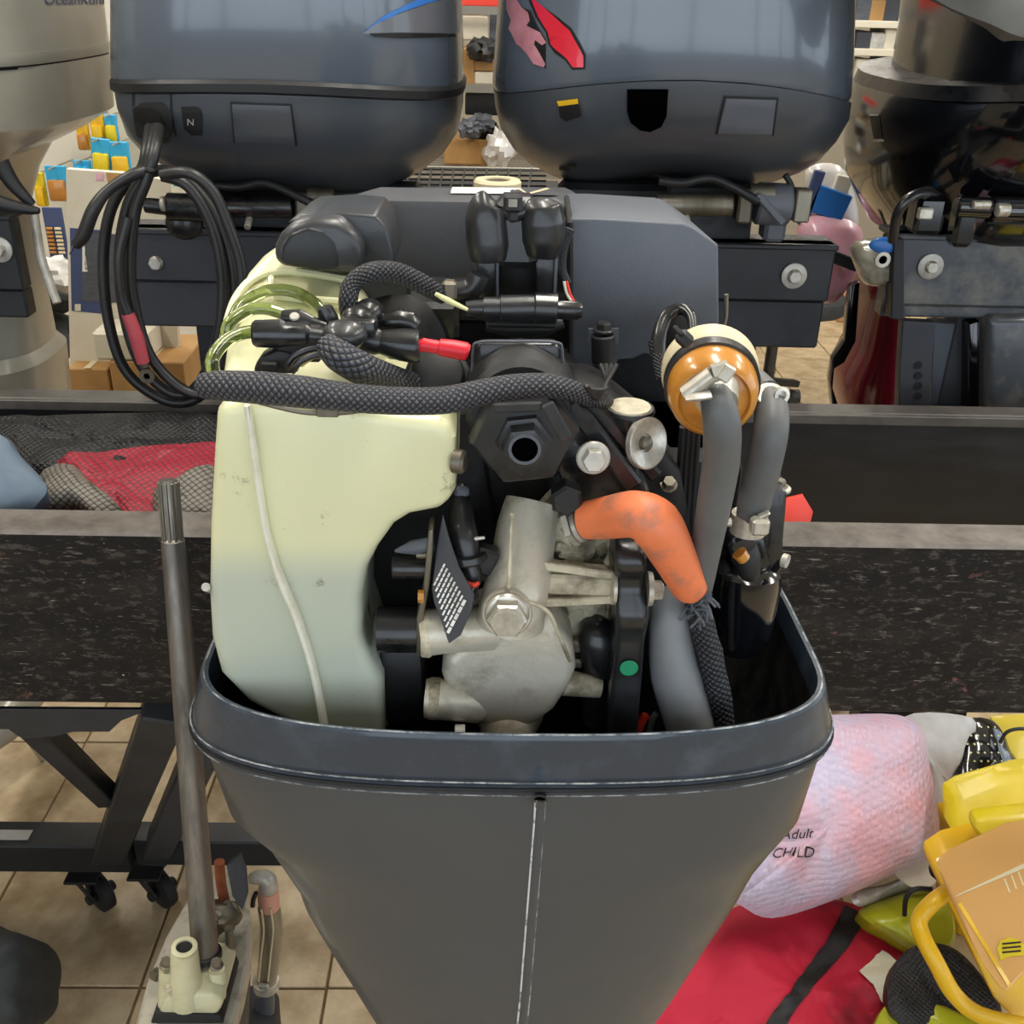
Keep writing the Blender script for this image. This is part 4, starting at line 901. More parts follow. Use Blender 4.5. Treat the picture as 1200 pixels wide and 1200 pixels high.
obj('cord', tube(pts([(1172, 870), (1180, 858), (1195, 854), (1215, 856)], 1.36), .003), 'black', y2)
y3 = thing('equipment_case', 'yellow framed case with an amber clear lid and open handle', 'case', PZ(1160, 1120, 0))
def tubebar(L, r, flat=1, rad=None): return tube([P(x, y, Y) for x, y, Y in L], r, seg=14, n=5, flat=flat)
obj('handle', [tubebar([(1118, 1040, 1.05), (1095, 1056, 1.03), (1078, 1076, 1.02), (1080, 1095, 1.0), (1098, 1130, .97), (1118, 1165, .95), (1150, 1190, .93), (1215, 1205, .92)], .012, .8)], 'deepyellow', y3)
lid = casepart('lid', [(1112, 1045, 1.0), (1128, 1030, 1.02), (1200, 998, 1.06), (1290, 985, 1.06), (1290, 1130, .9), (1200, 1145, .88), (1178, 1170, .86), (1150, 1130, .9)], .95, .06, 'amberlid', y3, bev=.008)
casepart('case_shell', [(1106, 1046, 1.06), (1130, 1028, 1.08), (1300, 985, 1.12), (1300, 1210, .95), (1200, 1210, .94), (1165, 1172, .96)], 1.0, .1, 'deepyellow', y3, bev=.01)
decal('lid_ridge', [[(1122, 1060), (1126, 1058), (1186, 1156), (1182, 1158)]], lid, 'deepyellow', y3, off=.001, cuts=5)
decal('lid_ridge', [[(1118, 1052), (1124, 1048), (1200, 1012), (1200, 1018)]], lid, 'beige_ring', y3, off=.001, cuts=5)
decal('emboss', [[(1176+i*8, 1030-i*4), (1178+i*8, 1030-i*4), (1184+i*8, 1046-i*4), (1182+i*8, 1046-i*4)] for i in range(3)], lid, 'beige_ring', y3, off=.001, cuts=2)
decal('round_label', [[(1168, 1112), (1172, 1103), (1182, 1099), (1193, 1101), (1200, 1108), (1200, 1120), (1186, 1121), (1172, 1126)]], lid, 'yellow', y3, off=.0012, cuts=3, label='yellow label with dark print')
decal('label_print', [[(1174, 1106+i*5), (1196, 1104+i*5), (1196, 1106+i*5), (1174, 1108+i*5)] for i in range(3)], lid, 'void', y3, off=.002, cuts=3)
obj('pouch', pillow(fl([(1008, 1066, 1.2), (1040, 1052, 1.23), (1092, 1042, 1.24), (1114, 1060, 1.2), (1118, 1105, 1.13), (1085, 1116, 1.12), (1050, 1098, 1.15), (1020, 1082, 1.17)]), (0, -.5, .85), .02, .12, wr=.004, seed=3), mat('lime_plastic', 'a9ac1c', .4, 0, coat=.2), label='lime yellow pouch between the duffel bag and the amber-lidded case', cat='pouch')
obj('cord', tube(fl([(1060, 1072, 1.16), (1062, 1052, 1.16), (1072, 1042, 1.16), (1092, 1042, 1.16)]), .004), 'black', label='thin black cord hooked over the lime pouch', cat='cord')
obj('lanyard', tube(fl([(1118, 990, 1.16), (1108, 1005, 1.15), (1112, 1020, 1.15), (1104, 1030, 1.14), (1094, 1018, 1.15), (1104, 1000, 1.16)]), .007, rough=.3), 'black_matte', label='knotted black lanyard beside the upper yellow case', cat='lanyard')
obj('fins_bag', pillow(fl([(1050, 1128, 1.08), (1085, 1105, 1.1), (1130, 1120, 1.08), (1175, 1190, 1.0), (1120, 1225, .98), (1045, 1190, 1.0)]), (0, -.5, .8), .008, .1, wr=.012, ws=16), 'blkmesh', label='black mesh bag inside the yellow handle opening', cat='bag')
obj('fin', pillow(fl([(1030, 1190, 1.02), (1060, 1168, 1.04), (1110, 1180, 1.02), (1180, 1215, .98), (1180, 1260, .95), (1020, 1260, .95)]), (0, -.5, .8), .02, .1, wr=.004), bpy.data.materials['lime_plastic'], label='lime yellow swim fin at the bottom below the paper note', cat='swim fin')
# bottom left boot
obj('rubber_boot', pillow([P(x, y, Y) for x, y, Y in [(-90, 1070, 1.0), (0, 1088, 1.0), (30, 1098, .99), (38, 1125, .98), (33, 1165, .95), (20, 1210, .92), (-90, 1260, .9)]], (0, -.6, .8), .04, .2, wr=.004), 'bootblack', label='dark grey rubber fender cut off at the bottom left corner', cat='fender')
# ================================================================== OPEN MOTOR IN FRONT
ZR = H-.446; CX = P(602, 800, .64).x
E_ = thing('outboard_motor', 'open outboard motor with its cowl off, engine exposed in the dark grey lower cowl', 'outboard motor', (CX, .66, 0))
def cr_(z, a, bf, bb, n=2.8, dx=0, vee=0, yc=.64, nb=4): return sring(CX+dx, yc, z, a, bf, bb, n, 72, vee=vee, nb=nb)
spec = [(.30, .06, .05, .10, 2.2, -.004), (.45, .082, .062, .14, 2.2, -.003), (.53, .100, .066, .17, 2.3, -.002), (.583, .117, .072, .19, 2.3, -.001), (.66, .148, .080, .22, 2.4, 0), (.739, .182, .087, .24, 2.5, 0), (.79, .200, .090, .25, 2.6, 0), (.824, .211, .092, .26, 2.7, 0),
        (.850, .230, .094, .262, 2.8, 0), (.857, .236, .0945, .264, 2.9, 0), (.88, .239, .095, .266, 3.0, 0), (.94, .2405, .0955, .268, 3.0, 0), (.955, .2408, .0958, .268, 3.0, 0)]
spec = [spec[0], spec[1], spec[2], spec[3], (.62, .13, .076, .2, 2.4, 0)]+spec[4:6]+[(.765, .19, .0885, .245, 2.5, 0)]+spec[6:7]+[(.808, .205, .091, .255, 2.6, 0)]+spec[7:]
SILY = [600, 833, 867, 910, 938, 965, 995, 1030, 1063, 1117, 1153, 1197, 1330, 1600]
SILL = [238, 238, 240, 253, 267, 302, 330, 348, 367, 400, 422, 450, 500, 530]
SILR = [966, 967, 963, 953, 944, 919, 893, 873, 853, 813, 787, 753, 700, 660]
rings = []
for z, a, f, g, n, dx in spec:
    for it in range(8):
        rg = cr_(z, a, f, g, n, dx, vee=.004); Q = [(proj(q), q) for q in rg]
        l_ = min(Q, key=lambda t: t[0][0]); r_ = max(Q, key=lambda t: t[0][0])
        eL = (float(np.interp(l_[0][1], SILY, SILL))-l_[0][0])*mpp(l_[1]); eR = (float(np.interp(r_[0][1], SILY, SILR))-r_[0][0])*mpp(r_[1])
        dx += (eL+eR)/2*.8; a += (eR-eL)/2*.8
    rings.append(rg)
front_pan = obj('lower_cowl', loft(rings, True, False), 'front_pan', E_, ang=40)
rim = [cr_(z, a, f, g, 3.0, vee=.002) for z, a, f, g in ((.953, .2405, .0955, .268), (.9545, .2425, .0975, .270), (.962, .2430, .0985, .270), (.9635, .2415, .0965, .268), (.966, .2412, .0962, .268), (.998, .2325, .0970, .262), (1.002, .2310, .0965, .261), (1.004, .2285, .0950, .259), (1.0035, .2255, .0925, .257), (.99, .2235, .0905, .256), (.93, .2225, .0900, .255), (.86, .205, .085, .25), (.80, .18, .08, .24))]
front_rim = obj('cowl_rim', loft(rim, False, True), 'rim', E_, ang=30)
inner = [cr_(z, a, f, g, 3.0) for z, a, f, g in ((.985, .2228, .0898, .2555), (.93, .2215, .0892, .254), (.86, .203, .084, .249), (.82, .18, .08, .24))]
obj('cowl_lining', loft(inner, False, True), 'void', E_)
def ringtube(z, a, f, g, r, off=0): 
    L = cr_(z, a, f, g, 3.0, vee=.002); return tube(L+[L[0]], r, seg=6, smooth=False, cap=False)
obj('seam_line', ringtube(.9645, .2428, .0982, .270, .0006), 'scuff', E_, label='pale scuffed line above the cowl seam')
obj('seam_line', ringtube(.9533, .2428, .0982, .270, .0005), 'scuff', E_, label='pale scuffed line below the cowl seam')
obj('seam_groove', ringtube(.9588, .2431, .0985, .2702, .0016), 'void', E_)
obj('rim_scuff', ringtube(1.0038, .2285, .0948, .259, .0007), 'scuff', E_, label='scuffed pale top edge of the rim')
# moulded ridge down the middle
def onpan(px, py, off=0):
    h = hit(front_pan, px, py) or hit(front_rim, px, py); return h[0]+h[1]*off
def ridx(y): return float(np.interp(y, [920, 960, 1010, 1060, 1110, 1160, 1210], [634, 632, 628, 624, 620, 616, 611]))
ry = [924+i*10 for i in range(29)]
obj('centre_ridge', tube([onpan(ridx(y), y, -.0012) for y in ry], .0042, seg=12, n=2, flat=.85), 'front_pan', E_)
obj('ridge_scuff', tube([onpan(ridx(y)-5.5, y, .0003) for y in ry], .0009, seg=6, n=2), 'scuff_bright', E_, label='white scuffed line left of the ridge')
obj('ridge_scuff', tube([onpan(ridx(y)+5.5, y, .0003) for y in ry], .0007, seg=6, n=2), 'scuff', E_, label='broken pale line right of the ridge')
# ---- engine block behind everything
zb = .86
obj('engine_block', [box((P(640, 600, .78).x-.005, .80, .99), (.30, .20, .30), bev=.012, seg=2), box((P(560, 500, .72).x, .74, 1.12), (.15, .1, .16), bev=.01, seg=2),
                     box((P(760, 520, .74).x, .78, 1.05), (.12, .14, .18), bev=.012, seg=2), box((P(640, 420, .8).x, .89, 1.18), (.26, .14, .10), bev=.01)], 'void', E_)
# dark castings in front of the block
obj('cylinder_head', extr([(655, 455), (700, 452), (760, 500), (800, 560), (815, 640), (800, 760), (760, 850), (690, 850), (655, 700), (640, 560)], .66, .06, bev=.012, seg=3), 'void', E_)
obj('bracket_casting', [extr([(655, 490), (690, 485), (740, 530), (765, 585), (758, 600), (700, 602), (665, 585), (648, 540)], .63, .03, bev=.006, seg=2), bar(P(668, 470, .62), P(745, 570, .615), .008, .012), bar(P(690, 470, .63), P(770, 560, .63), .006, .01)], 'black_satin', E_)
obj('intake_casting', extr([(435, 500), (560, 480), (580, 600), (600, 700), (560, 860), (440, 860), (425, 700), (428, 640)], .68, .05, bev=.01), 'void', E_)
# ---- flywheel cover
zt_ = P(520, 233, .84).z
obj('flywheel_cover', extr([(366, 275), (384, 254), (402, 243), (436, 233), (662, 236), (664, 330), (664, 430), (560, 430), (470, 430), (420, 360), (372, 330)], .84, .065, bev=.006, seg=2, taper=.985), 'cover_dark', E_)
rc_ = obj('flywheel_cover', extr([(669, 256), (700, 256), (800, 262), (812, 266), (842, 287), (843, 392), (828, 404), (800, 410), (768, 419), (755, 415), (742, 421), (724, 422), (722, 428), (690, 430), (669, 428)], .775, .135, bev=.007, seg=3, taper=.93), 'cover', E_)
obj('cover_seam', tube([P(664, 232, .835), P(668, 262, .772), P(668, 420, .772)], .0022, seg=8, smooth=False), 'void', E_)
obj('cover_back', extr([(400, 262), (440, 238), (700, 238), (700, 420), (400, 420)], .90, .12, bev=.01, seg=2, taper=.9), 'cover_dark', E_)
top = [o for o in bpy.data.objects if o.name.startswith('flywheel_cover')]
fc = top[0]
decal('cover_label', [[(530, 221), (618, 222), (622, 229), (528, 228)]], fc, 'white', E_, off=.0012)
decal('cover_label_side', [[(592, 221), (645, 223), (654, 231), (602, 230)]], fc, 'board', E_, off=.0014)
decal('warning_triangle', [[(606, 224), (609, 223), (618, 229), (640, 223), (644, 224), (619, 231)]], fc, 'beige_ring', E_, off=.002, cuts=4)
q = P(583, 217, .925)
obj('ring_cap', lathe(q, UP, [(-.01, rp(583, 217, .925, 27)), (.003, rp(583, 217, .925, 28)), (.005, rp(583, 217, .925, 26)), (.005, rp(583, 217, .925, 16)), (.001, rp(583, 217, .925, 14)), (.001, .0001)], 36), 'beige_ring', E_, label='beige ring on top of the engine cover')
obj('ring_hub', lathe(q+UP*.001, UP, [(0, .011), (.003, .010), (.003, .0)], 20), 'steel_dull', E_)
# ---- oil tank
tank_front = [(252, 474), (285, 469), (340, 470), (400, 476), (450, 484), (478, 488), (515, 492), (530, 500), (534, 515), (534, 575), (528, 592), (512, 600), (480, 606), (462, 617), (442, 645), (430, 668), (424, 700), (424, 745), (434, 775), (448, 800), (450, 876), (400, 872), (345, 855), (290, 826), (257, 792), (246, 750), (243, 700), (244, 620), (248, 540)]
tk = obj('oil_tank', [extr(tank_front, .60, .11, bev=.014, seg=4, sm=0),
     extr([(252, 478, .615), (256, 440, .64), (262, 395, .68), (272, 350, .72), (290, 318, .75), (318, 290, .77), (360, 296, .77), (408, 302, .77), (424, 330, .75), (432, 380, .70), (440, 440, .64), (440, 480, .615)], .7, .12, bev=.010, seg=3, dz=-.01)], 'tank', E_, label='cream translucent oil tank, darker below the oil level', ang=45)
obj('tank_moulding', [tube(pts([(262, 395, .672), (275, 352, .712), (300, 325, .735), (340, 318, .74), (420, 330, .738)]), .003, seg=8), tube(pts([(318, 322, .74), (316, 345, .722), (300, 350, .715)]), .0028, seg=8), tube(pts([(322, 347, .716), (375, 352, .712), (428, 356, .708)]), .003, seg=8)], 'tank', E_)
st = pts([(290, 474), (297, 520), (304, 570), (313, 625), (328, 675), (347, 720), (362, 765), (372, 805), (380, 850)], .597)
obj('sight_strip', tube(st, [.0045, .005, .0052, .0055, .0058, .006, .0062, .0062, .006], seg=12, flat=.45), 'strip', E_, label='white moulded strip running down the oil tank')
obj('strip_groove', tube([p+Vector((.0005, -.0028, 0)) for p in st], .0011, seg=6), 'steel_dull', E_)
obj('tank_nub', cyl(P(246, 690, .62), P(241, 688, .60), .003), 'washer', E_)
obj('tank_plug', lathe(P(532, 540, .605), (1, -.3, 0), [(0, .008), (.006, .008), (.008, .006)], 16), 'steel_dull', E_)
# black filler cap on the tank
obj('filler_cap', [extr([(320, 312), (320, 290), (327, 275), (342, 262), (365, 256), (395, 258), (415, 270), (425, 290), (425, 322), (380, 321), (345, 316)], .715, .07, bev=.008, seg=4, taper=.94),
                   extr([(335, 262), (352, 252), (400, 249), (440, 252), (455, 270), (462, 300), (462, 318), (425, 322), (415, 285), (398, 262)], .735, .08, bev=.010, seg=4, taper=.94)], 'cap', E_, ang=50)
obj('cap_recess', extr([(329, 309), (330, 290), (340, 274), (360, 266), (378, 270), (392, 284), (397, 300), (397, 316), (370, 317), (345, 313)], .7135, .006, bev=.003, seg=3), 'black', E_)
# ---- spark boots at top centre
def kp(L, Y, r, **k): return tube(pts(L, Y), [rp(L[0][0], L[0][1], Y, x) for x in r] if isinstance(r, list) else rp(L[0][0], L[0][1], Y, r), **k)
Yb = .735
obj('twin_boot', [kp([(576, 232), (572, 238), (570, 255), (572, 285), (573, 304)], Yb, [10, 20, 25, 26, 22], seg=20),
                  kp([(634, 232), (634, 240), (636, 258), (636, 282), (634, 300)], Yb, [10, 22, 27, 26, 19], seg=20), kp([(590, 245), (603, 250), (618, 246)], Yb, 12),
                  box(P(605, 270, Yb+.01), (.03, .03, .05), bev=.006)], 'black_satin', E_)
obj('boot_clip', [box(P(601, 238, Yb-.022), (.013, .008, .012), bev=.002), box(P(601, 250, Yb-.02), (.007, .006, .012), bev=.002)], 'black', E_)
obj('clip_face', box(P(601, 238, Yb-.0265), (.006, .001, .005), bev=0), 'steel_dull', E_)
obj('coil_leg', extr([(558, 302), (584, 302), (584, 352), (558, 352)], .74, .03, bev=.003), 'black_satin', E_)
obj('coil_leg', extr([(626, 298), (656, 298), (652, 352), (630, 352)], .74, .03, bev=.003), 'black_satin', E_)
obj('coil_edge', bar(P(583, 302, .738), P(583, 352, .738), .0016, .002, 0), 'cover', E_)
obj('coil_edge', [bar(P(652, 298, .738), P(650, 350, .738), .0028, .002, 0)], 'cover', E_)
obj('elbow', kp([(512, 344), (535, 342), (553, 338), (562, 322)], .72, [11, 12, 13, 12], seg=16), 'black_satin', E_)
obj('coil_hollow', extr([(584, 310), (628, 300), (630, 350), (584, 352)], .765, .02, bev=.002), 'void', E_)
obj('sheathed_lead', kp([(590, 308), (608, 296), (632, 304)], .75, 11, seg=12), 'braid_blk', E_)
# horizontal connector
Yh = .685
def hcon(L, Y, m, name, par=E_, flat=1):
    """stepped round connector from (px,py,radius) stations"""
    st = [P(x, y, Y) for x, y, r in L]; rr_ = [rp(x, y, Y, r) for x, y, r in L]
    return obj(name, tube(st, rr_, seg=20, smooth=False, flat=flat), m, par, ang=28)
hcon([(546, 362, 9), (566, 362, 11), (567, 362, 14), (586, 362, 14), (587, 362, 16), (626, 361, 16), (627, 361, 18), (652, 362, 18), (653, 363, 11), (676, 364, 11), (682, 364, 8)], Yh, 'black_satin', 'inline_connector')
hcon([(570, 382, 6), (600, 385, 10), (640, 384, 10), (660, 378, 6)], .70, 'black', 'inline_connector')
obj('connector_latch', box(P(612, 378, .69), (.05, .01, .006), bev=.002), 'black', E_)
obj('wire_sheath', kp([(668, 268), (660, 290), (658, 315), (664, 332)], .75, 6, seg=12), 'braid', E_)
obj('pink_wire', kp([(664, 330), (668, 345), (674, 356)], .735, 2.0, seg=8), 'redtag', E_)
obj('white_wire', kp([(661, 330), (664, 344), (672, 357)], .733, 1.6, seg=8), 'strip', E_)
obj('yellow_wire', kp([(510, 344), (525, 352), (548, 363)], .672, [2.2, 3.6, 2.0], seg=10), 'yellowwire', E_)
obj('sleeve_collar', box(P(527, 340, .70), (.01, .01, .014), bev=.002), 'steel_dull', E_)
obj('braided_sleeve', kp([(410, 372, .66), (408, 352, .66), (414, 332, .665), (436, 319, .67), (466, 320, .68), (495, 333, .69), (520, 348, .70)], .68, [11, 11, 11, 11.5, 12, 12, 9], seg=16, n=8), 'braid_blk', E_, label='arched black braided sleeve')
# white/dark bits behind
obj('relay_box', [box(P(448, 350, .76), (.045, .03, .04), bev=.003), box(P(500, 372, .76), (.05, .03, .03), bev=.004), box(P(540, 352, .78), (.06, .03, .03), bev=.004)], 'black_satin', E_)
obj('motor_drum', lathe(P(484, 395, .80), (-.2, -1, .15), [(0, .04), (.03, .043), (.06, .043), (.07, .034), (.08, .012)], 36), 'void', E_)
# ---- hoses on tank
for L in ([(250, 436, .60), (249, 420, .60), (262, 402, .612), (280, 392, .622), (300, 388, .63)], [(266, 398, .66), (268, 380, .66), (290, 364, .67), (312, 362, .67), (332, 368, .67)], [(268, 388, .68), (282, 357, .70), (312, 341, .71), (345, 342, .71), (372, 358, .70), (386, 378, .69)]):
    obj('clear_hose', tube(pts(L), rp(270, 400, .66, 7.5), seg=14, n=7), 'green_hose', E_, label='clear hose with green tint')
hcon([(297, 391, 14), (300, 391, 16), (330, 391, 17), (335, 392, 15), (360, 392, 14), (364, 393, 10), (388, 396, 9)], .62, 'black_satin', 'coupling')
hcon([(330, 372, 9), (350, 375, 13), (366, 380, 9), (382, 384, 8)], .64, 'black_satin', 'coupling')
hcon([(380, 360, 9), (384, 372, 12), (388, 382, 11), (390, 395, 13)], .645, 'black_satin', 'coupling')
hcon([(384, 386, 10), (402, 390, 16), (418, 393, 17), (424, 394, 13)], .625, 'black_satin', 'coupling')
obj('tee_body', [ellipsoid(P(404, 392, .615), (.014, .014, .009)), ellipsoid(P(420, 372, .65), (.011, .012, .008)), ellipsoid(P(432, 366, .66), (.010, .012, .009)), box(P(420, 382, .635), (.024, .02, .012), bev=.004, seg=2)], 'black_satin', E_)
for x, y in ((345, 371), (406, 397)): obj('hose_clip', lathe(P(x, y, .612), (0, -.6, .8), [(0, rp(x, y, .61, 6)), (.001, rp(x, y, .61, 5))], 16), 'washer', E_)
hcon([(420, 398, 14), (440, 400, 16), (446, 401, 14), (470, 404, 19), (488, 406, 20), (492, 406, 18)], .635, 'black_satin', 'round_connector')
hcon([(424, 384, 8), (445, 378, 12), (468, 376, 15), (480, 379, 14), (486, 384, 12)], .66, 'black_satin', 'round_connector')
hcon([(490, 406, 7), (496, 404, 8), (514, 407, 8), (515, 407, 10), (530, 409, 11), (546, 412, 11), (549, 413, 9)], .632, 'red', 'red_terminal_cap')
obj('sleeve_guard', box(P(352, 402, .625), (.03, .02, .02), bev=.003), 'black', E_)
obj('thick_sleeve', kp([(380, 400, .60), (395, 415, .595), (420, 430, .60), (450, 441, .62), (482, 450, .64)], .60, [12, 19, 20, 18, 15], seg=18, n=7), 'braid', E_, label='thick braided sleeve under the couplings')
obj('ribbed_gasket', [kp([(335, 432), (345, 418), (362, 410), (378, 408)], .605, 4, seg=8), kp([(342, 436), (352, 424), (368, 417), (382, 416)], .60, 4, seg=8)], 'black_satin', E_)
obj('bracket_foot', [extr([(294, 440), (302, 420), (325, 410), (345, 415), (350, 440)], .612, .02, bev=.004, seg=2), box(P(316, 430, .608), (.010, .006, .007), bev=.001)], 'black', E_)
obj('yellow_plug', kp([(352, 428), (362, 420), (372, 414)], .61, [3, 4, 3], seg=8), 'yellowwire', E_)
# main braided harness across
obj('harness_sleeve', kp([(238, 452, .585), (262, 452, .58), (310, 455, .575), (360, 460, .572), (410, 466, .572), (470, 470, .575), (520, 469, .58), (560, 461, .585), (600, 454, .59), (640, 452, .595), (672, 458, .605), (695, 468, .62), (712, 470, .635)], .58,
    [15, 18, 19.5, 19, 17, 16.5, 16.5, 16, 16, 15, 13, 11, 9], seg=24, n=8), 'braid', E_, label='long grey braided harness sleeve across the engine')
obj('harness_wire', [kp([(672+i*5, 452, .605), (700, 458+i*3, .612), (712, 452-i*2, .63), (704+i*6, 428, .66)], .62, 3, seg=8) for i in range(4)], 'cable', E_)
# fabric edge under harness
obj('tank_strap', [kp([(300, 470, .596), (350, 482, .593), (390, 484, .593), (430, 480, .595)], .6, 3.5, seg=8), box(P(384, 482, .592), (.014, .004, .007), bev=.001)], 'steel_dull', E_)
# ---- plate and round cap
obj('mount_plate', extr([(556, 410), (562, 402), (650, 402), (658, 410), (658, 452), (556, 452)], .645, .012, bev=.003, seg=2), 'black_satin', E_)
obj('plate_edge', kp([(554, 452), (554, 412), (561, 401), (600, 400), (650, 401), (659, 411), (659, 450)], .644, 1.6, seg=8, n=5), 'cover', E_)
obj('rubber_cap', lathe(P(513, 446, .66), (0, -.8, .6), [(0, .022), (.008, .022), (.010, .019), (.018, .017), (.020, .012), (.020, .0)], 32), 'black', E_)
obj('boss', [lathe(P(609, 460, .655), FWD, [(0, .038), (.035, .036), (.04, .032)], 32)], 'black', E_)
# ---- big hex cap
hc = P(614, 512, .60); R1 = rp(614, 512, .60, 66)
obj('hex_cap', [lathe(hc+Vector((0, .03, 0)), FWD, [(0, R1*.9), (.02, R1*1.0), (.03, R1*.98), (.034, R1*.9)], 6, phase=-.13), lathe(hc+Vector((0, .05, 0)), FWD, [(0, R1*.92), (.03, R1*.94), (.036, R1*.86)], 40)], 'black_satin', E_, ang=25)
hi = hc+Vector((0, -.004, 0)); R2 = R1*.46
obj('hex_socket_boss', [lathe(hi, FWD, [(0, R2*1.12), (.005, R2*1.08), (.0055, R2*.88)], 6, phase=-.13), lathe(hi+FWD*.004, FWD, [(0, R2*.9), (.012, R2*.85), (.0125, R2*.58), (.002, R2*.55), (.002, 0)], 6, phase=-.13)], 'black_satin', E_, ang=25)
obj('socket_ring', lathe(hi+FWD*.0155, FWD, [(0, R2*.62), (.001, R2*.62), (.001, R2*.50), (0, R2*.50)], 28), 'cover', E_)
obj('socket_hole', lathe(hi+FWD*.0158, FWD, [(0, R2*.5), (.0003, 0)], 24), 'hole', E_)  # flat disc; black colour stands for the shade down the socket
obj('cap_highlight_rib', [bar(P(641, 473, .563), P(664, 515, .563), .003, .008, .001), bar(P(578, 478, .568), P(635, 476, .568), .003, .006, .001)], 'black_satin', E_)  # bars added along two cap edges to shape their highlight
obj('plug_nut', lathe(P(663, 578, .61), FWD, [(0, rp(663, 578, .61, 20)), (.012, rp(663, 578, .61, 20)), (.014, rp(663, 578, .61, 16))], 6, phase=.4), 'black', E_)
bolt(E_, P(695, 536, .605), (.0, -1, .12), rp(695, 538, .60, 14.5), 'washer', flange=1.4, hh=1.0, label='large pale flanged bolt beside the hex cap')
obj('round_plug', [lathe(P(738, 480, .64), (0, -.05, 1), [(-.009, rp(738, 480, .62, 28)), (0, rp(738, 480, .62, 31)), (.002, rp(738, 480, .62, 29)), (.002, rp(738, 480, .62, 27))], 36)], 'black_satin', E_)
obj('plug_face', lathe(P(738, 480, .64)+Vector((0, -.0001, .0019)), (0, -.05, 1), [(0, rp(738, 480, .62, 26)), (.001, rp(738, 480, .62, 25)), (.001, 0)], 36), 'alu_dirty', E_)
dx_ = (.62, -.78, .25)
obj('anode_disc', lathe(P(755, 519, .625), dx_, [(0, rp(755, 520, .62, 31)), (.004, rp(755, 520, .62, 31)), (.0045, rp(755, 520, .62, 29)), (.0015, rp(755, 520, .62, 11)), (-.002, rp(755, 520, .62, 9)), (-.002, 0)], 40), 'steel', E_, label='bright tilted dished steel disc')
obj('disc_pin', lathe(P(752, 519, .625), dx_, [(0, .0045), (.006, .0045), (.007, .003)], 18), 'steel_dull', E_)
bolt(E_, P(722, 563, .635), FWD, rp(720, 563, .63, 5), 'black_satin')
bolt(E_, P(783, 568, .66), (0, -.6, .8), rp(783, 568, .66, 8), 'steel_dull', label='small dark bolt below the steel disc')
bolt(E_, P(707, 388, .735), UP, rp(707, 388, .735, 9), 'black_satin')
obj('bolt_post', cyl(P(707, 425, .735), P(707, 392, .735), rp(707, 400, .735, 14)), 'black', E_)
obj('post_tab', [bar(P(694, 385, .74), P(694, 402, .74), .002, .006, 0), bar(P(720, 385, .74), P(720, 402, .74), .002, .006, 0)], 'cover', E_)
# split loom around filter
obj('loom_arch', kp([(772, 430, .69), (772, 395, .70), (782, 370, .71), (798, 362, .71), (810, 372, .70), (812, 392, .69)], .70, [9, 9, 8, 7, 6, 6], seg=14), 'black_satin', E_)
obj('loom_hollow', extr([(780, 420), (780, 388), (790, 370), (800, 366), (806, 376), (806, 400)], .73, .02, bev=.002), 'void', E_)
obj('loom_braid', kp([(768, 400, .70), (773, 425, .69), (778, 445, .68)], .69, 9, seg=12), 'braid_blk', E_)
# ---- fuel filter
fcn = P(837, 470, .60); Rf = rp(834, 462, .60, 53); fax = Vector((-.10, -.92, -.10)).normalized()
obj('fuel_filter', lathe(fcn-fax*.036, fax, [(0, Rf*1.0), (.012, Rf*1.02), (.022, Rf*1.02), (.032, Rf*.96), (.036, Rf*.86), (.037, Rf*.80), (.0345, Rf*.76), (.037, Rf*.60), (.041, Rf*.40)], 56), 'amber', E_, label='amber fuel filter canister')
obj('filter_band', lathe(fcn-fax*.036, fax, [(.006, Rf*1.03), (.006, Rf*1.09), (.0155, Rf*1.09), (.0155, Rf*1.03)], 56), 'black_satin', E_)
obj('filter_flange', lathe(fcn-fax*.036, fax, [(-.014, Rf*1.02), (-.012, Rf*1.12), (-.004, Rf*1.13), (.002, Rf*1.06), (.004, Rf*1.0)], 56), 'beige_ring', E_, label='beige rear flange of the filter')
obj('band_buckle', box(P(802, 397, .60), (.010, .008, .009), rot=(0, .7, 0), bev=.002), 'black', E_)
obj('band_tail', bar(P(800, 393, .595), P(789, 382, .60), .003, .004), 'black', E_)
obj('filter_hose', kp([(838, 448, .585), (841, 470, .555), (846, 500, .55), (845, 540, .56), (837, 590, .57), (828, 640, .58), (820, 690, .59)], .56, [16, 20, 22.5, 23, 22, 20, 17], seg=24, n=8), 'rubber', E_, label='thick grey rubber hose from the filter')
hcl = P(840, 462, .565)
obj('hose_clamp', [lathe(hcl, (-.12, -.85, -.45), [(-.006, rp(840, 462, .56, 23)), (-.006, rp(840, 462, .56, 25)), (.006, rp(840, 462, .56, 25)), (.006, rp(840, 462, .56, 23))], 40)], 'steel', E_)
obj('clamp_screw', [tube([P(803, 462, .555), P(835, 438, .552)], [.0062, .0062], seg=12, flat=.8, smooth=False), tube([P(835, 438, .552), P(854, 432, .552)], .0055, seg=6, smooth=False), box(P(851, 437, .548), (.008, .004, .010), rot=(0, .5, 0), bev=.001)], 'steel', E_)
obj('clamp_strap', tube(pts([(806, 465, .55), (818, 464, .548), (832, 462, .548)]), .006, seg=8, flat=.4), 'washer', E_)
obj('return_hose', kp([(893, 462, .64), (903, 475, .625), (903, 505, .61), (894, 550, .61), (884, 590, .615), (879, 612, .62)], .62, [17, 20, 21, 21, 20, 18], seg=22, n=7), 'rubber', E_, label='shorter grey rubber hose on the right')
obj('return_clamp', lathe(P(877, 614, .62), (P(873, 640, .62)-P(879, 600, .62)), [(-.008, rp(877, 614, .62, 19)), (-.008, rp(877, 614, .62, 21)), (.006, rp(877, 614, .62, 21)), (.006, rp(877, 614, .62, 19))], 32), 'steel', E_)
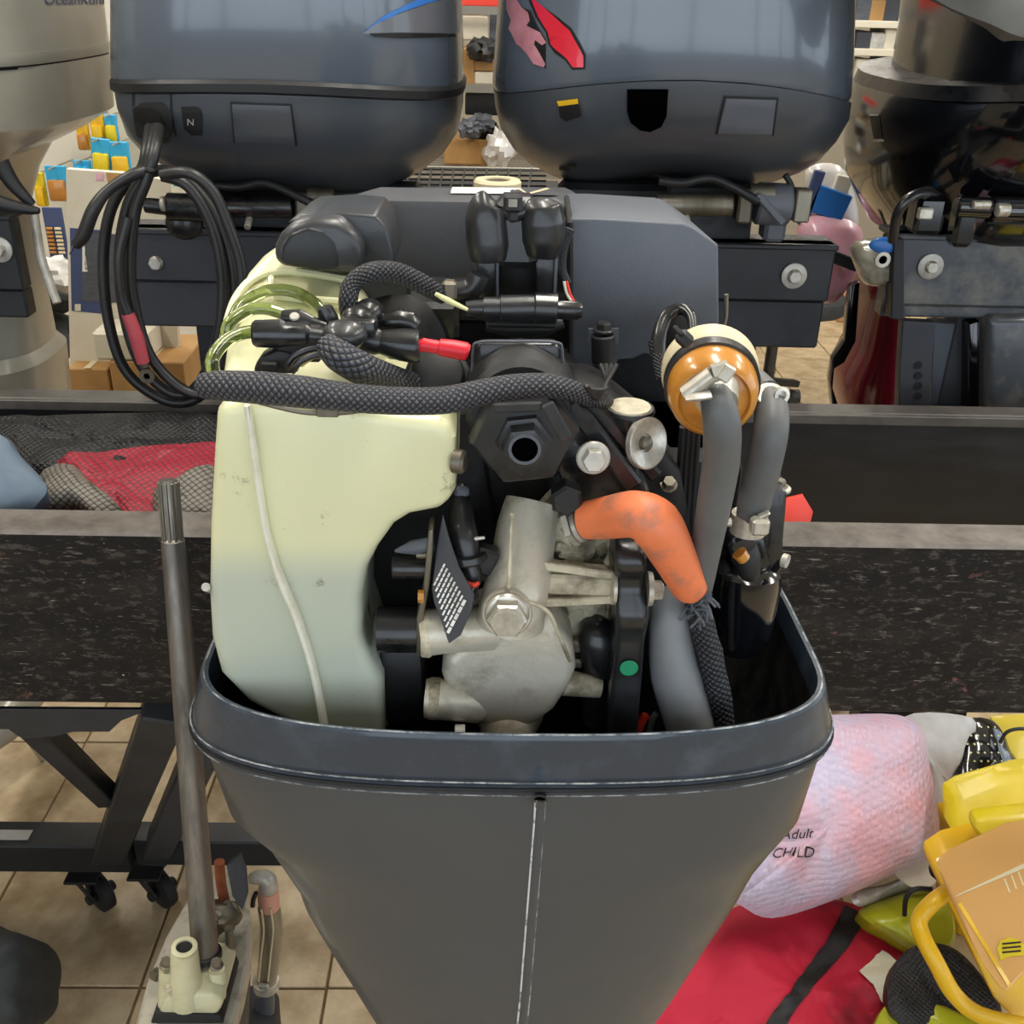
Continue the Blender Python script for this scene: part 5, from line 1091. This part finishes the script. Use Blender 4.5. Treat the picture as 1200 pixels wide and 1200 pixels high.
obj('clamp_bolt', [box(P(890, 616, .598), (.012, .01, .012), bev=.002), cyl(P(850, 612, .60), P(857, 612, .60), .003), bar(P(888, 606, .60), P(902, 600, .60), .006, .002)], 'steel', E_)
obj('hose_ring', [lathe(P(903, 466, .625), (0, -.5, .8), [(0, rp(903, 466, .62, 18)), (.002, rp(903, 466, .62, 19)), (.003, rp(903, 466, .62, 18))], 28), lathe(P(915, 463, .62), (.3, -1, .2), [(0, .003), (0, .0055), (.002, .0055), (.002, .003), (0, .003)], 16)], 'steel', E_)
obj('hose_neck', kp([(868, 430, .68), (885, 445, .655), (897, 460, .64)], .65, [10, 14, 17], seg=16), 'rubber', E_)
obj('cowl_stay', kp([(851, 345, .76), (851, 372, .76), (847, 385, .76)], .76, [3, 2, 2], seg=8), 'steel_dull', E_)
# ---- pump / canister at right
cxn = P(876, 690, .66)
def vc(px, pyt, pyb, Y, r, **k):
    a = P(px, pyb, Y); b = P(px, pyt, Y); return a, b, rp(px, (pyt+pyb)/2, Y, r)
a, b, r = vc(878, 655, 728, .665, 41)
obj('pump_canister', [lathe((b.x, .665, a.z-.02), UP, [(0, r*.82), (.01, r*.94), (b.z-a.z+.004, r), (b.z-a.z+.012, r*.96), (b.z-a.z+.018, r*.6)], 44)], 'black_gloss', E_)
obj('pump_head', [extr([(858, 665), (850, 640), (862, 625), (898, 630), (905, 660), (900, 690), (880, 680)], .655, .05, bev=.006, seg=2), extr([(886, 572), (924, 575), (918, 650), (908, 690), (893, 690), (890, 640)], .66, .04, bev=.004, seg=2), extr([(893, 556), (905, 546), (920, 565), (925, 580), (895, 582)], .68, .03, bev=.003)], 'black_satin', E_)
obj('pump_elbow', kp([(872, 640), (875, 652), (878, 668), (881, 676)], .628, [14, 16, 14, 10], seg=18), 'black', E_)
obj('elbow_tip', kp([(866, 648), (872, 655)], .617, [9, 8], seg=12, smooth=False), 'amber', E_)
obj('bolt_washer', lathe(P(913, 574, .675), UP, [(0, .0085), (.002, .0085), (.003, .007)], 24), 'washer', E_)
bolt(E_, P(913, 573, .675)+UP*.002, UP, .0045, 'steel_dull')
obj('vent_tube', kp([(908, 668, .645), (914, 660, .64), (920, 656, .635)], .64, [5, 5, 4], seg=12), 'black_satin', E_)
obj('vent_nut', lathe(P(917, 656, .635), (.8, -.6, 0), [(0, .005), (.004, .005)], 12), 'washer', E_)
obj('cable_bundle', [kp([(800+i*6, 500, .67), (796+i*6, 560, .68), (792+i*6, 640, .68), (795+i*5, 700, .68)], .68, 4, seg=8) for i in range(4)], 'black', E_)
obj('pink_lead', kp([(858, 570, .64), (853, 600, .64), (848, 625, .64)], .64, 2, seg=8), 'redtag', E_)
# ---- orange spark plug boot
obj('spark_boot', kp([(686, 610, .600), (715, 606, .59), (745, 603, .575), (768, 615, .57), (788, 648, .575), (808, 686, .585), (812, 692, .587)], .58, [23, 26, 28, 31, 27, 23, 15], seg=26, n=8), 'orange', E_, label='orange rubber spark plug boot')
obj('plug_shell', lathe(P(690, 612, .605), (P(660, 622, .61)-P(690, 612, .605)), [(0, .009), (.003, .011), (.005, .009), (.006, .0115), (.009, .0115), (.0095, .009)], 24), 'washer', E_)
obj('plug_hex', lathe(P(674, 616, .607), (P(660, 622, .61)-P(690, 612, .605)), [(0, .0135), (.004, .0135), (.005, .011)], 6), 'steel', E_)
# ---- aluminium thermostat housing
Yt = .60
obj('thermostat_housing', [
    kp([(624, 588, .64), (617, 620, .63), (611, 660, .615), (603, 700, .60), (598, 728, .598)], .61, [33, 37, 38, 40, 42], seg=32, n=6),
    extr([(560, 735), (640, 715), (672, 760), (676, 788), (666, 812), (650, 836), (622, 856), (566, 856), (542, 836), (524, 815), (517, 795), (519, 772), (532, 764)], .598, .06, bev=.022, seg=5),
    kp([(598, 790, .66), (597, 825, .635), (595, 850, .612), (594, 870, .605)], .61, [50, 46, 36, 26], seg=28),
    kp([(498, 742, .60), (530, 738, .60), (575, 735, .61)], .60, [27, 27, 28], seg=26),
    kp([(500, 818, .60), (520, 820, .60), (560, 826, .61)], .60, [23, 24, 22], seg=26)], 'alu', E_, label='stained cast aluminium thermostat housing', ang=50)
obj('rough_casting', kp([(628, 592, .665), (668, 632, .655), (684, 690, .655), (680, 760, .655)], .66, [36, 40, 36, 30], seg=26, rough=.5), 'alu_dirty', E_, label='rough stained casting behind the upright pipe')
obj('pipe_collar', [lathe(P(498, 742, .60), (1, 0, 0), [(-.002, rp(500, 742, .6, 28)), (.003, rp(500, 742, .6, 29)), (.005, rp(500, 742, .6, 27))], 30)], 'alu_dirty', E_)
obj('pipe_collar', [lathe(P(500, 818, .60), (1, 0, -.05), [(-.001, rp(500, 818, .6, 22)), (.003, rp(500, 818, .6, 25)), (.009, rp(500, 818, .6, 25)), (.010, rp(500, 818, .6, 23))], 30)], 'alu_dirty', E_)
obj('neck_ring', lathe(P(592, 862, .60), UP, [(-.02, rp(592, 862, .6, 24)), (-.002, rp(592, 862, .6, 25)), (0, rp(592, 862, .6, 24)), (0, 0)], 30), 'washer', E_)
obj('housing_rib', [bar(P(600+i*0, 600, .598), P(596, 690, .575), .003, .004, .001) for i in range(1)]+[kp([(600, 700, .575), (640, 715, .582), (655, 745, .588), (668, 775, .592)], .58, 2.4, seg=8)], 'alu_dirty', E_)
obj('housing_fins', [bar(P(652+i*4, 640+i*9, .628), P(682+i*2, 648+i*9, .632), .0035, .006, .001) for i in range(6)], 'alu_dirty', E_)
obj('support_arm', [extr([(630, 657), (655, 664), (720, 671), (722, 703), (660, 706), (632, 710)], .612, .012, bev=.003, seg=2), bar(P(634, 662, .604), P(720, 674, .604), .005, .006, .001), bar(P(634, 706, .604), P(720, 702, .604), .005, .006, .001), bar(P(634, 684, .607), P(720, 687, .607), .016, .005, .002, up=(0, -1, 0))], 'alu_dirty', E_)
obj('bolt_seat', lathe(P(594, 716, .58), (0, -1, .12), [(0, rp(594, 716, .58, 30)), (.004, rp(594, 716, .58, 30)), (.006, rp(594, 716, .58, 28))], 36), 'alu', E_)
bolt(E_, P(594, 717, .575), (0, -1, .05), rp(594, 722, .565, 24), 'steel', flange=1.12, hh=.75, label='big worn hex bolt at the centre of the housing')
obj('right_stub', kp([(660, 800, .615), (685, 803, .615), (704, 806, .615)], .61, [16, 14, 12], seg=18), 'alu_dirty', E_)
obj('bar_links', [box(P(682, 755, .63), (.018, .01, .01), bev=.002), box(P(683, 775, .63), (.018, .01, .008), bev=.002)], 'steel_dull', E_)
# ---- black lobed mount at right of the arm
def rrect(c, hw, d, seg=6, r=.25):
    # rounded rectangle in the XY plane, front edge at c.y
    pts_ = []; rr_ = hw*.45
    for (sx_, sy_, a0) in ((1, 1, 0), (-1, 1, 90), (-1, -1, 180), (1, -1, 270)):
        for k in range(seg):
            a = radians(a0+90*k/(seg-1)); pts_.append(Vector((c.x+sx_*(hw-rr_)+rr_*cos(a), c.y+d/2+sy_*(d/2-rr_)+rr_*sin(a), c.z)))
    return pts_
mp_ = [(640, 739, 12, .602), (643, 739, 16, .594), (652, 739, 18.5, .586), (664, 739, 18.5, .585), (676, 739, 17, .592), (688, 739, 17, .596), (700, 739, 17, .594), (712, 740, 18.5, .586), (728, 740, 19, .584), (742, 740, 18.5, .590), (756, 739, 17.5, .592), (800, 735, 18, .590), (840, 731, 18, .588), (872, 729, 18, .588)]
mr_ = []
for y, x, hw, Yf in mp_:
    c = P(x, y, .590); mr_.append(rrect(Vector((c.x, Yf, c.z)), mpp(c)*hw, .05))
obj('rubber_mount', loft(mr_), 'black_satin', E_, ang=50)
obj('mount_lobe', [kp([(690, 730, .64), (700, 745, .63), (705, 790, .63), (705, 840, .63)], .63, [12, 24, 26, 26], seg=18)], 'black_satin', E_)
obj('green_dot', lathe(P(737, 783, .5895)+Vector((0, .0, 0)), FWD, [(0, rp(738, 783, .59, 11)), (.0006, rp(738, 783, .59, 10))], 20), 'green', E_, label='green paint dot')
obj('mount_washer', [lathe(P(717, 688, .600), (1, 0, 0), [(0, rp(717, 688, .6, 21)), (.0025, rp(717, 688, .6, 21))], 28)], 'steel', E_)
obj('mount_washer', [lathe(P(758, 690, .600), (1, 0, 0), [(0, rp(758, 690, .6, 21)), (.0035, rp(758, 690, .6, 20))], 28)], 'steel', E_)
obj('mount_bolt', [lathe(P(760, 691, .600), (1, 0, 0), [(0, rp(760, 691, .6, 13)), (.003, rp(760, 691, .6, 13)), (.003, rp(760, 691, .6, 12)), (.009, rp(760, 691, .6, 11.5)), (.010, rp(760, 691, .6, 9))], 6, phase=.3)], 'steel', E_)
# ---- big pale hose lower right
obj('exhaust_hose', [kp([(782, 690, .625), (786, 715, .615), (786, 745, .61), (792, 790, .605), (806, 840, .60), (815, 875, .60)], .61, [19, 25, 26, 31, 31, 29], seg=28, n=7)], 'rubber_pale', E_, label='pale grey moulded rubber hose')
obj('hose_bulge', kp([(765, 700, .635), (752, 720, .63)], .63, [22, 24], seg=20, smooth=False), 'rubber', E_)
obj('ribbed_sleeve', kp([(812, 695, .60), (820, 720, .60), (832, 770, .60), (842, 815, .60), (847, 850, .60)], .60, [13, 15, 16, 16, 15], seg=16, n=8, rough=.12), 'braid_blk', E_, label='ribbed black sleeve with a frayed top')
fr = []; r5 = random.Random(9)
for i in range(22):
    p = P(815+r5.uniform(-10, 12), 700+r5.uniform(-8, 20), .588); d = Vector((r5.uniform(-.4, 1), r5.uniform(-.6, .1), r5.uniform(-1, .6))).normalized()*.016
    fr.append(tube([p, p+d*.5+Vector((0, -.003, .002)), p+d], .0009, seg=5, n=4))
obj('frayed_threads', fr, 'cover', E_, kind='stuff')
obj('brown_lead', [kp([(745, 862), (752, 846), (757, 838)], .60, 5, seg=10)], 'redtag', E_)
obj('dark_lead', kp([(760, 860), (765, 842), (770, 836)], .60, 4, seg=10), 'rubber', E_)
# ---- left of housing: bracket, cylinders, sensor, tag
obj('steel_bracket', [extr([(502, 622), (508, 620), (507, 650), (503, 690), (497, 720), (494, 770), (488, 770), (488, 725), (496, 690), (499, 650)], .592, .02, bev=.0015)], 'steel_dull', E_)
def hcyl(x0, x1, y, Y, r, m, name, **k): return obj(name, lathe(P(x0, y, Y), P(x1, y, Y)-P(x0, y, Y), [(0, rp(x0, y, Y, r*.86)), (.002, rp(x0, y, Y, r)), ((P(x1, y, Y)-P(x0, y, Y)).length, rp(x0, y, Y, r))], 30), m, E_, **k)
hcyl(460, 500, 665, .615, 15, 'black_satin', 'rubber_bush')
hcyl(440, 494, 738, .61, 27, 'black_satin', 'rubber_bush')
obj('bush_lower', extr([(444, 762), (494, 762), (500, 850), (450, 850)], .615, .04, bev=.006), 'black', E_)
hcyl(488, 502, 650, .60, 5, 'steel_dull', 'pin')
obj('pointed_pin', lathe(P(507, 637, .60), P(482, 642, .60)-P(507, 637, .60), [(0, .005), (.014, .005), (.026, .001)], 14), 'cover', E_)
obj('brass_nut', lathe(P(497, 699, .59), (-1, 0, 0), [(0, .0045), (.004, .0045)], 6), 'amber', E_)
obj('side_pipe', kp([(428, 660, .64), (426, 700, .64), (434, 760, .63), (444, 800, .63), (446, 850, .62)], .63, [5, 6, 7, 9, 10], seg=12), 'rubber', E_)
obj('sensor_body', [kp([(540, 572, .64), (541, 600, .62), (544, 630, .605), (548, 652, .60)], .61, [9, 14, 17, 15], seg=20), lathe(P(548, 652, .60), (P(549, 668, .598)-P(545, 630, .60)), [(-.003, .013), (.001, .0135), (.003, .012)], 26), kp([(548, 655, .60), (553, 672, .598), (556, 684, .597)], .6, [10, 12, 9], seg=16), box(P(568, 655, .605), (.016, .012, .02), rot=(0, .3, 0), bev=.002), box(P(565, 672, .61), (.014, .012, .006), bev=.001)], 'black_satin', E_)
obj('sensor_tip', box(P(541, 576, .628), (.010, .006, .008), bev=.002), 'cover', E_)
obj('sensor_ring', kp([(556, 681, .595), (553, 690, .593), (556, 699, .595)], .6, [7, 8, 6], seg=14), 'black_gloss', E_)
obj('orange_seal', kp([(548, 683, .59), (555, 686, .588), (561, 683, .59)], .59, [2.5, 3.5, 2.5], seg=10), 'redtag', E_)
obj('nozzle', kp([(552, 632, .60), (568, 630, .60)], .60, [3, 2], seg=8, smooth=False), 'steel', E_)
obj('white_stub', cyl(P(533, 856, .59), P(545, 856, .59), .0045), 'white', E_)
tag = obj('warning_tag', extr([(519, 603, .60), (525, 628, .59), (538, 665, .582), (556, 697, .578), (553, 715, .577), (540, 745, .576), (526, 755, .576), (509, 705, .585), (506, 690, .59), (512, 640, .60)], .585, .0018, bev=.0006, seg=1), 'cover_dark', E_, label='dark grey hanging tag with rows of white print')
rows = []
for i in range(9):
    t = i/8
    x0, y0 = 509+t*16, 686+t*56; x1, y1 = 522+t*24, 660+t*42
    ux, uy = x1-x0, y1-y0; Ln = sqrt(ux*ux+uy*uy); nx, ny = -uy/Ln*(1.1+(i == 8)*.8), ux/Ln*(1.1+(i == 8)*.8)
    segs = 5
    for s in range(segs):
        a0 = (s+.06)/segs; a1 = (s+.9)/segs
        rows.append([(x0+ux*a0-nx, y0+uy*a0-ny), (x0+ux*a1-nx, y0+uy*a1-ny), (x0+ux*a1+nx, y0+uy*a1+ny), (x0+ux*a0+nx, y0+uy*a0+ny)])
decal('tag_print', rows, tag, 'white', E_, off=.0006, cuts=1)
# ================================================================== GEARCASE WITH DRIVESHAFT
gb = P(240, 1110, .80); gt = P(197, 562, .90)
GC = thing('gearcase', 'stripped gearcase with a tall steel driveshaft standing on the tiles left of the lower cowl', 'gearcase', (gb.x, .80, 0))
sax = (gt-gb).normalized(); SL = (gt-gb).length
rb_ = rp(240, 1110, .8, 15.5); rt_ = rp(197, 562, .9, 12.5)
obj('driveshaft', lathe(gb-sax*.04, sax, [(0, rb_), (.04+SL*.86, rt_*1.12), (.04+SL*.885, rt_*1.1), (.04+SL*.89, rt_*.86), (.04+SL-.003, rt_*.86), (.04+SL, rt_*.7)], 40), 'shaft', GC)
ax_, u_, v_ = basis(sax)
for k in range(10):
    th = 2*pi*k/10; d = u_*cos(th)+v_*sin(th); p0 = gb+sax*(SL*.885)+d*rt_*.88; p1 = gb+sax*(SL-.002)+d*rt_*.88
    obj('spline', bar(p0, p1, rt_*.28, rt_*.28, .0005, up=d), 'steel_dull', GC)
zp = P(240, 1130, .80).z-.03
def gz(L, Z): return [PZ(x, y, Z) for x, y in L]
deck = gz([(262, 1018), (280, 1012), (290, 1045), (294, 1080), (292, 1120), (284, 1160), (268, 1215), (250, 1260), (205, 1290), (165, 1250), (156, 1210), (172, 1150), (195, 1095), (222, 1048), (240, 1028)], zp-.012)
obj('case_deck', extrw(deck, (0, 0, -.03), .004), 'alu', GC)
hull = []
cxg = sum(p.x for p in deck)/len(deck); cyg = sum(p.y for p in deck)/len(deck)
for z, s in ((zp-.04, .98), (zp-.12, .8), (zp-.2, .62), (.12, .5)):
    hull.append([Vector((cxg+(p.x-cxg)*s, cyg+(p.y-cyg)*s, z)) for p in deck])
obj('case_body', loft(hull), 'frame', GC, ang=60)
obj('gear_torpedo', lathe((cxg, cyg-.16, .12), (0, 1, 0), [(0, .01), (.04, .035), (.12, .048), (.28, .045), (.34, .03)], 28), 'frame', GC)
obj('skeg', extrw([(cxg-.004, cyg-.02, .09), (cxg-.004, cyg+.08, .09), (cxg-.004, cyg+.1, 0), (cxg-.004, cyg+.05, 0)], (.008, 0, 0)), 'frame', GC)
obj('rear_fin', extr([(265, 1015, .96), (281, 1003, .96), (288, 1022, .95), (290, 1050, .93), (284, 1068, .91), (272, 1050, .92)], .93, .008, bev=.002), 'board', GC)
# cream pump housing
Yp2 = .775
def gp_(L, Y, r, **k): return tube(pts(L, Y), [rp(L[0][0], L[0][1], Y, x) for x in r], seg=24, **k)
obj('pump_housing', [gp_([(216, 1112), (217, 1140), (219, 1172)], .765, [15, 18, 20]),
                     gp_([(240, 1122), (240, 1150), (240, 1180)], .80, [25, 26, 30]),
                     gp_([(196, 1134), (196, 1150), (197, 1176)], .765, [9, 10, 12]), gp_([(254, 1136), (255, 1150), (252, 1178)], .775, [9, 10, 13]),
                     extr([(184, 1190), (190, 1172), (205, 1165), (250, 1165), (262, 1175), (256, 1190)], .752, .07, bev=.006, seg=3)], 'pumpcream', GC, ang=50, label='cream plastic water pump housing')
obj('pump_lip', lathe(P(216, 1111, .765), (P(216, 1105, .765)-P(217, 1140, .765)), [(-.002, rp(216, 1112, .765, 14)), (.002, rp(216, 1112, .765, 15)), (.003, rp(216, 1112, .765, 13)), (.003, rp(216, 1112, .765, 9.5)), (-.004, rp(216, 1112, .765, 9))], 30), 'pumpcream', GC)
obj('pump_bore', lathe(P(216, 1111, .765), (P(216, 1105, .765)-P(217, 1140, .765)), [(.0005, rp(216, 1112, .765, 9.3)), (.0006, 0)], 24), 'void', GC)
obj('shaft_seal', lathe(gb-sax*.012, sax, [(0, rb_*1.25), (.006, rb_*1.22), (.007, rb_*1.0)], 30), 'black', GC)
for x, y in ((195, 1128), (254, 1129)): bolt(GC, P(x, y+3, .762), UP, rp(x, y, .76, 6.5), 'steel_dull', flange=1.2, hh=1.1)
bolt(GC, P(197, 1158, .755), UP, rp(197, 1158, .75, 4), 'alu_dirty')
bolt(GC, P(184, 1142, .80), (-.5, -.5, .5), rp(184, 1142, .8, 6), 'steel_dull')
obj('base_gasket', extr([(180, 1188), (258, 1190), (262, 1200), (176, 1200)], .75, .08, bev=.002), 'black_matte', GC)
obj('water_tube', gp_([(257, 1010), (259, 1035), (264, 1060)], .88, [6, 6, 6.5]), 'rust', GC, label='rusty brown tube stub')
obj('oil_filler', [ellipsoid(P(252, 1075, .86), (.026, .022, .016), nz=.35, seed=3), gp_([(268, 1088), (269, 1100), (270, 1108)], .82, [5, 5, 6]), gp_([(250, 1075), (250, 1090), (252, 1098)], .84, [6, 5, 5]), ellipsoid(P(270, 1072, .87), (.012, .012, .02), nz=.3, seed=5)], 'steel_dull', GC)
obj('stud', gp_([(241, 1090), (247, 1080), (256, 1070)], .85, [4, 5, 4]), 'steel', GC)
# clear hose next to the gearcase
HS = thing('water_hose', 'short clear tan hose with a salmon collar and steel clamps right of the gearcase', 'hose', PZ(315, 1190, 0))
Yq = .98
obj('elbow_fitting', gp_([(293, 1030), (305, 1028), (313, 1032), (315, 1042)], Yq, [6, 9, 11, 11]), 'washer', HS)
obj('salmon_collar', gp_([(314, 1042), (315, 1055), (316, 1064)], Yq, [12, 12.5, 12]), 'salmon', HS, label='salmon pink collar')
hose2 = obj('hose', gp_([(315, 1063), (318, 1085), (317, 1110), (313, 1145), (312, 1152)], Yq, [13, 13.5, 13.5, 12.5, 12]), 'clearhose', HS)
obj('white_stripe', [tube(pts([(309+d, 1065), (312+d, 1090), (309+d, 1120), (306+d, 1150)], Yq-.0155), .0014, seg=6) for d in (-3, 8)], 'beige_ring', HS)
obj('hose_clamp', [lathe(P(312, 1152, Yq), UP, [(-.008, .0165), (-.007, .018), (.006, .018), (.007, .0165)], 28), box(P(309, 1156, Yq-.02), (.014, .006, .01), bev=.002)], 'steel', HS)
obj('clamp_wire', tube(pts([(300, 1046), (297, 1054), (296, 1062)], Yq-.012), .003, seg=8), 'black', HS)
obj('barb', gp_([(311, 1157), (310, 1175), (308, 1200), (306, 1300)], Yq, [9, 12, 13, 13]), 'board_dirty', HS)
obj('foot_block', box((P(306, 1300, Yq).x, Yq, P(306, 1300, Yq).z/2), (.05, .05, P(306, 1300, Yq).z), bev=.006), 'board_dirty', HS)

# ------------------------------------------------------------------ sub-parts
def sub(root, parent, *kids):
    ch = {c.name: c for c in root.children}
    par = next(c for n, c in ch.items() if n.split('.')[0] == parent)
    for n, c in ch.items():
        if n.split('.')[0] in kids and c is not par: c.parent = par
sub(E_, 'fuel_filter', 'filter_band', 'filter_flange', 'band_buckle', 'band_tail')
sub(E_, 'oil_tank', 'sight_strip', 'tank_plug', 'tank_nub', 'tank_moulding', 'strip_groove')
sub(E_, 'filler_cap', 'cap_recess')
sub(E_, 'hex_cap', 'hex_socket_boss', 'socket_ring', 'socket_hole', 'cap_highlight_rib')
sub(E_, 'hose_clamp', 'clamp_screw', 'clamp_strap')
sub(E_, 'flywheel_cover', 'cover_label', 'cover_label_side', 'warning_triangle', 'ring_cap', 'ring_hub')
sub(E_, 'warning_tag', 'tag_print')
sub(E_, 'anode_disc', 'disc_pin')
sub(E_, 'cowl_rim', 'rim_scuff', 'seam_line', 'seam_groove')
sub(E_, 'rubber_mount', 'green_dot', 'mount_lobe')
sub(E_, 'mount_plate', 'plate_edge')
sub(E_, 'thermostat_housing', 'housing_rib', 'housing_fins', 'neck_ring', 'pipe_collar', 'bolt_seat')
sub(E_, 'pump_head', 'pump_elbow', 'elbow_tip', 'bolt_washer')
sub(GC, 'driveshaft', 'spline')
sub(GC, 'pump_housing', 'pump_lip', 'pump_bore')
sub(A, 'lower_cowl', 'access_panel', 'panel_groove', 'side_panel_groove', 'gear_badge', 'gear_letter', 'cable_port', 'port_opening')
sub(A, 'cowl', 'swoosh_decal', 'grey_decal', 'decal_line')
sub(B, 'lower_cowl', 'bracket_slot', 'access_panel', 'panel_groove', 'yellow_tag', 'black_clip', 'drain_slot')
sub(B, 'cowl', 'lettering_shadow', 'red_lettering', 'pink_lettering')
sub(C_, 'lower_cowl', 'vent', 'vent_edge')
sub(y3, 'lid', 'lid_ridge', 'emboss', 'round_label', 'label_print')
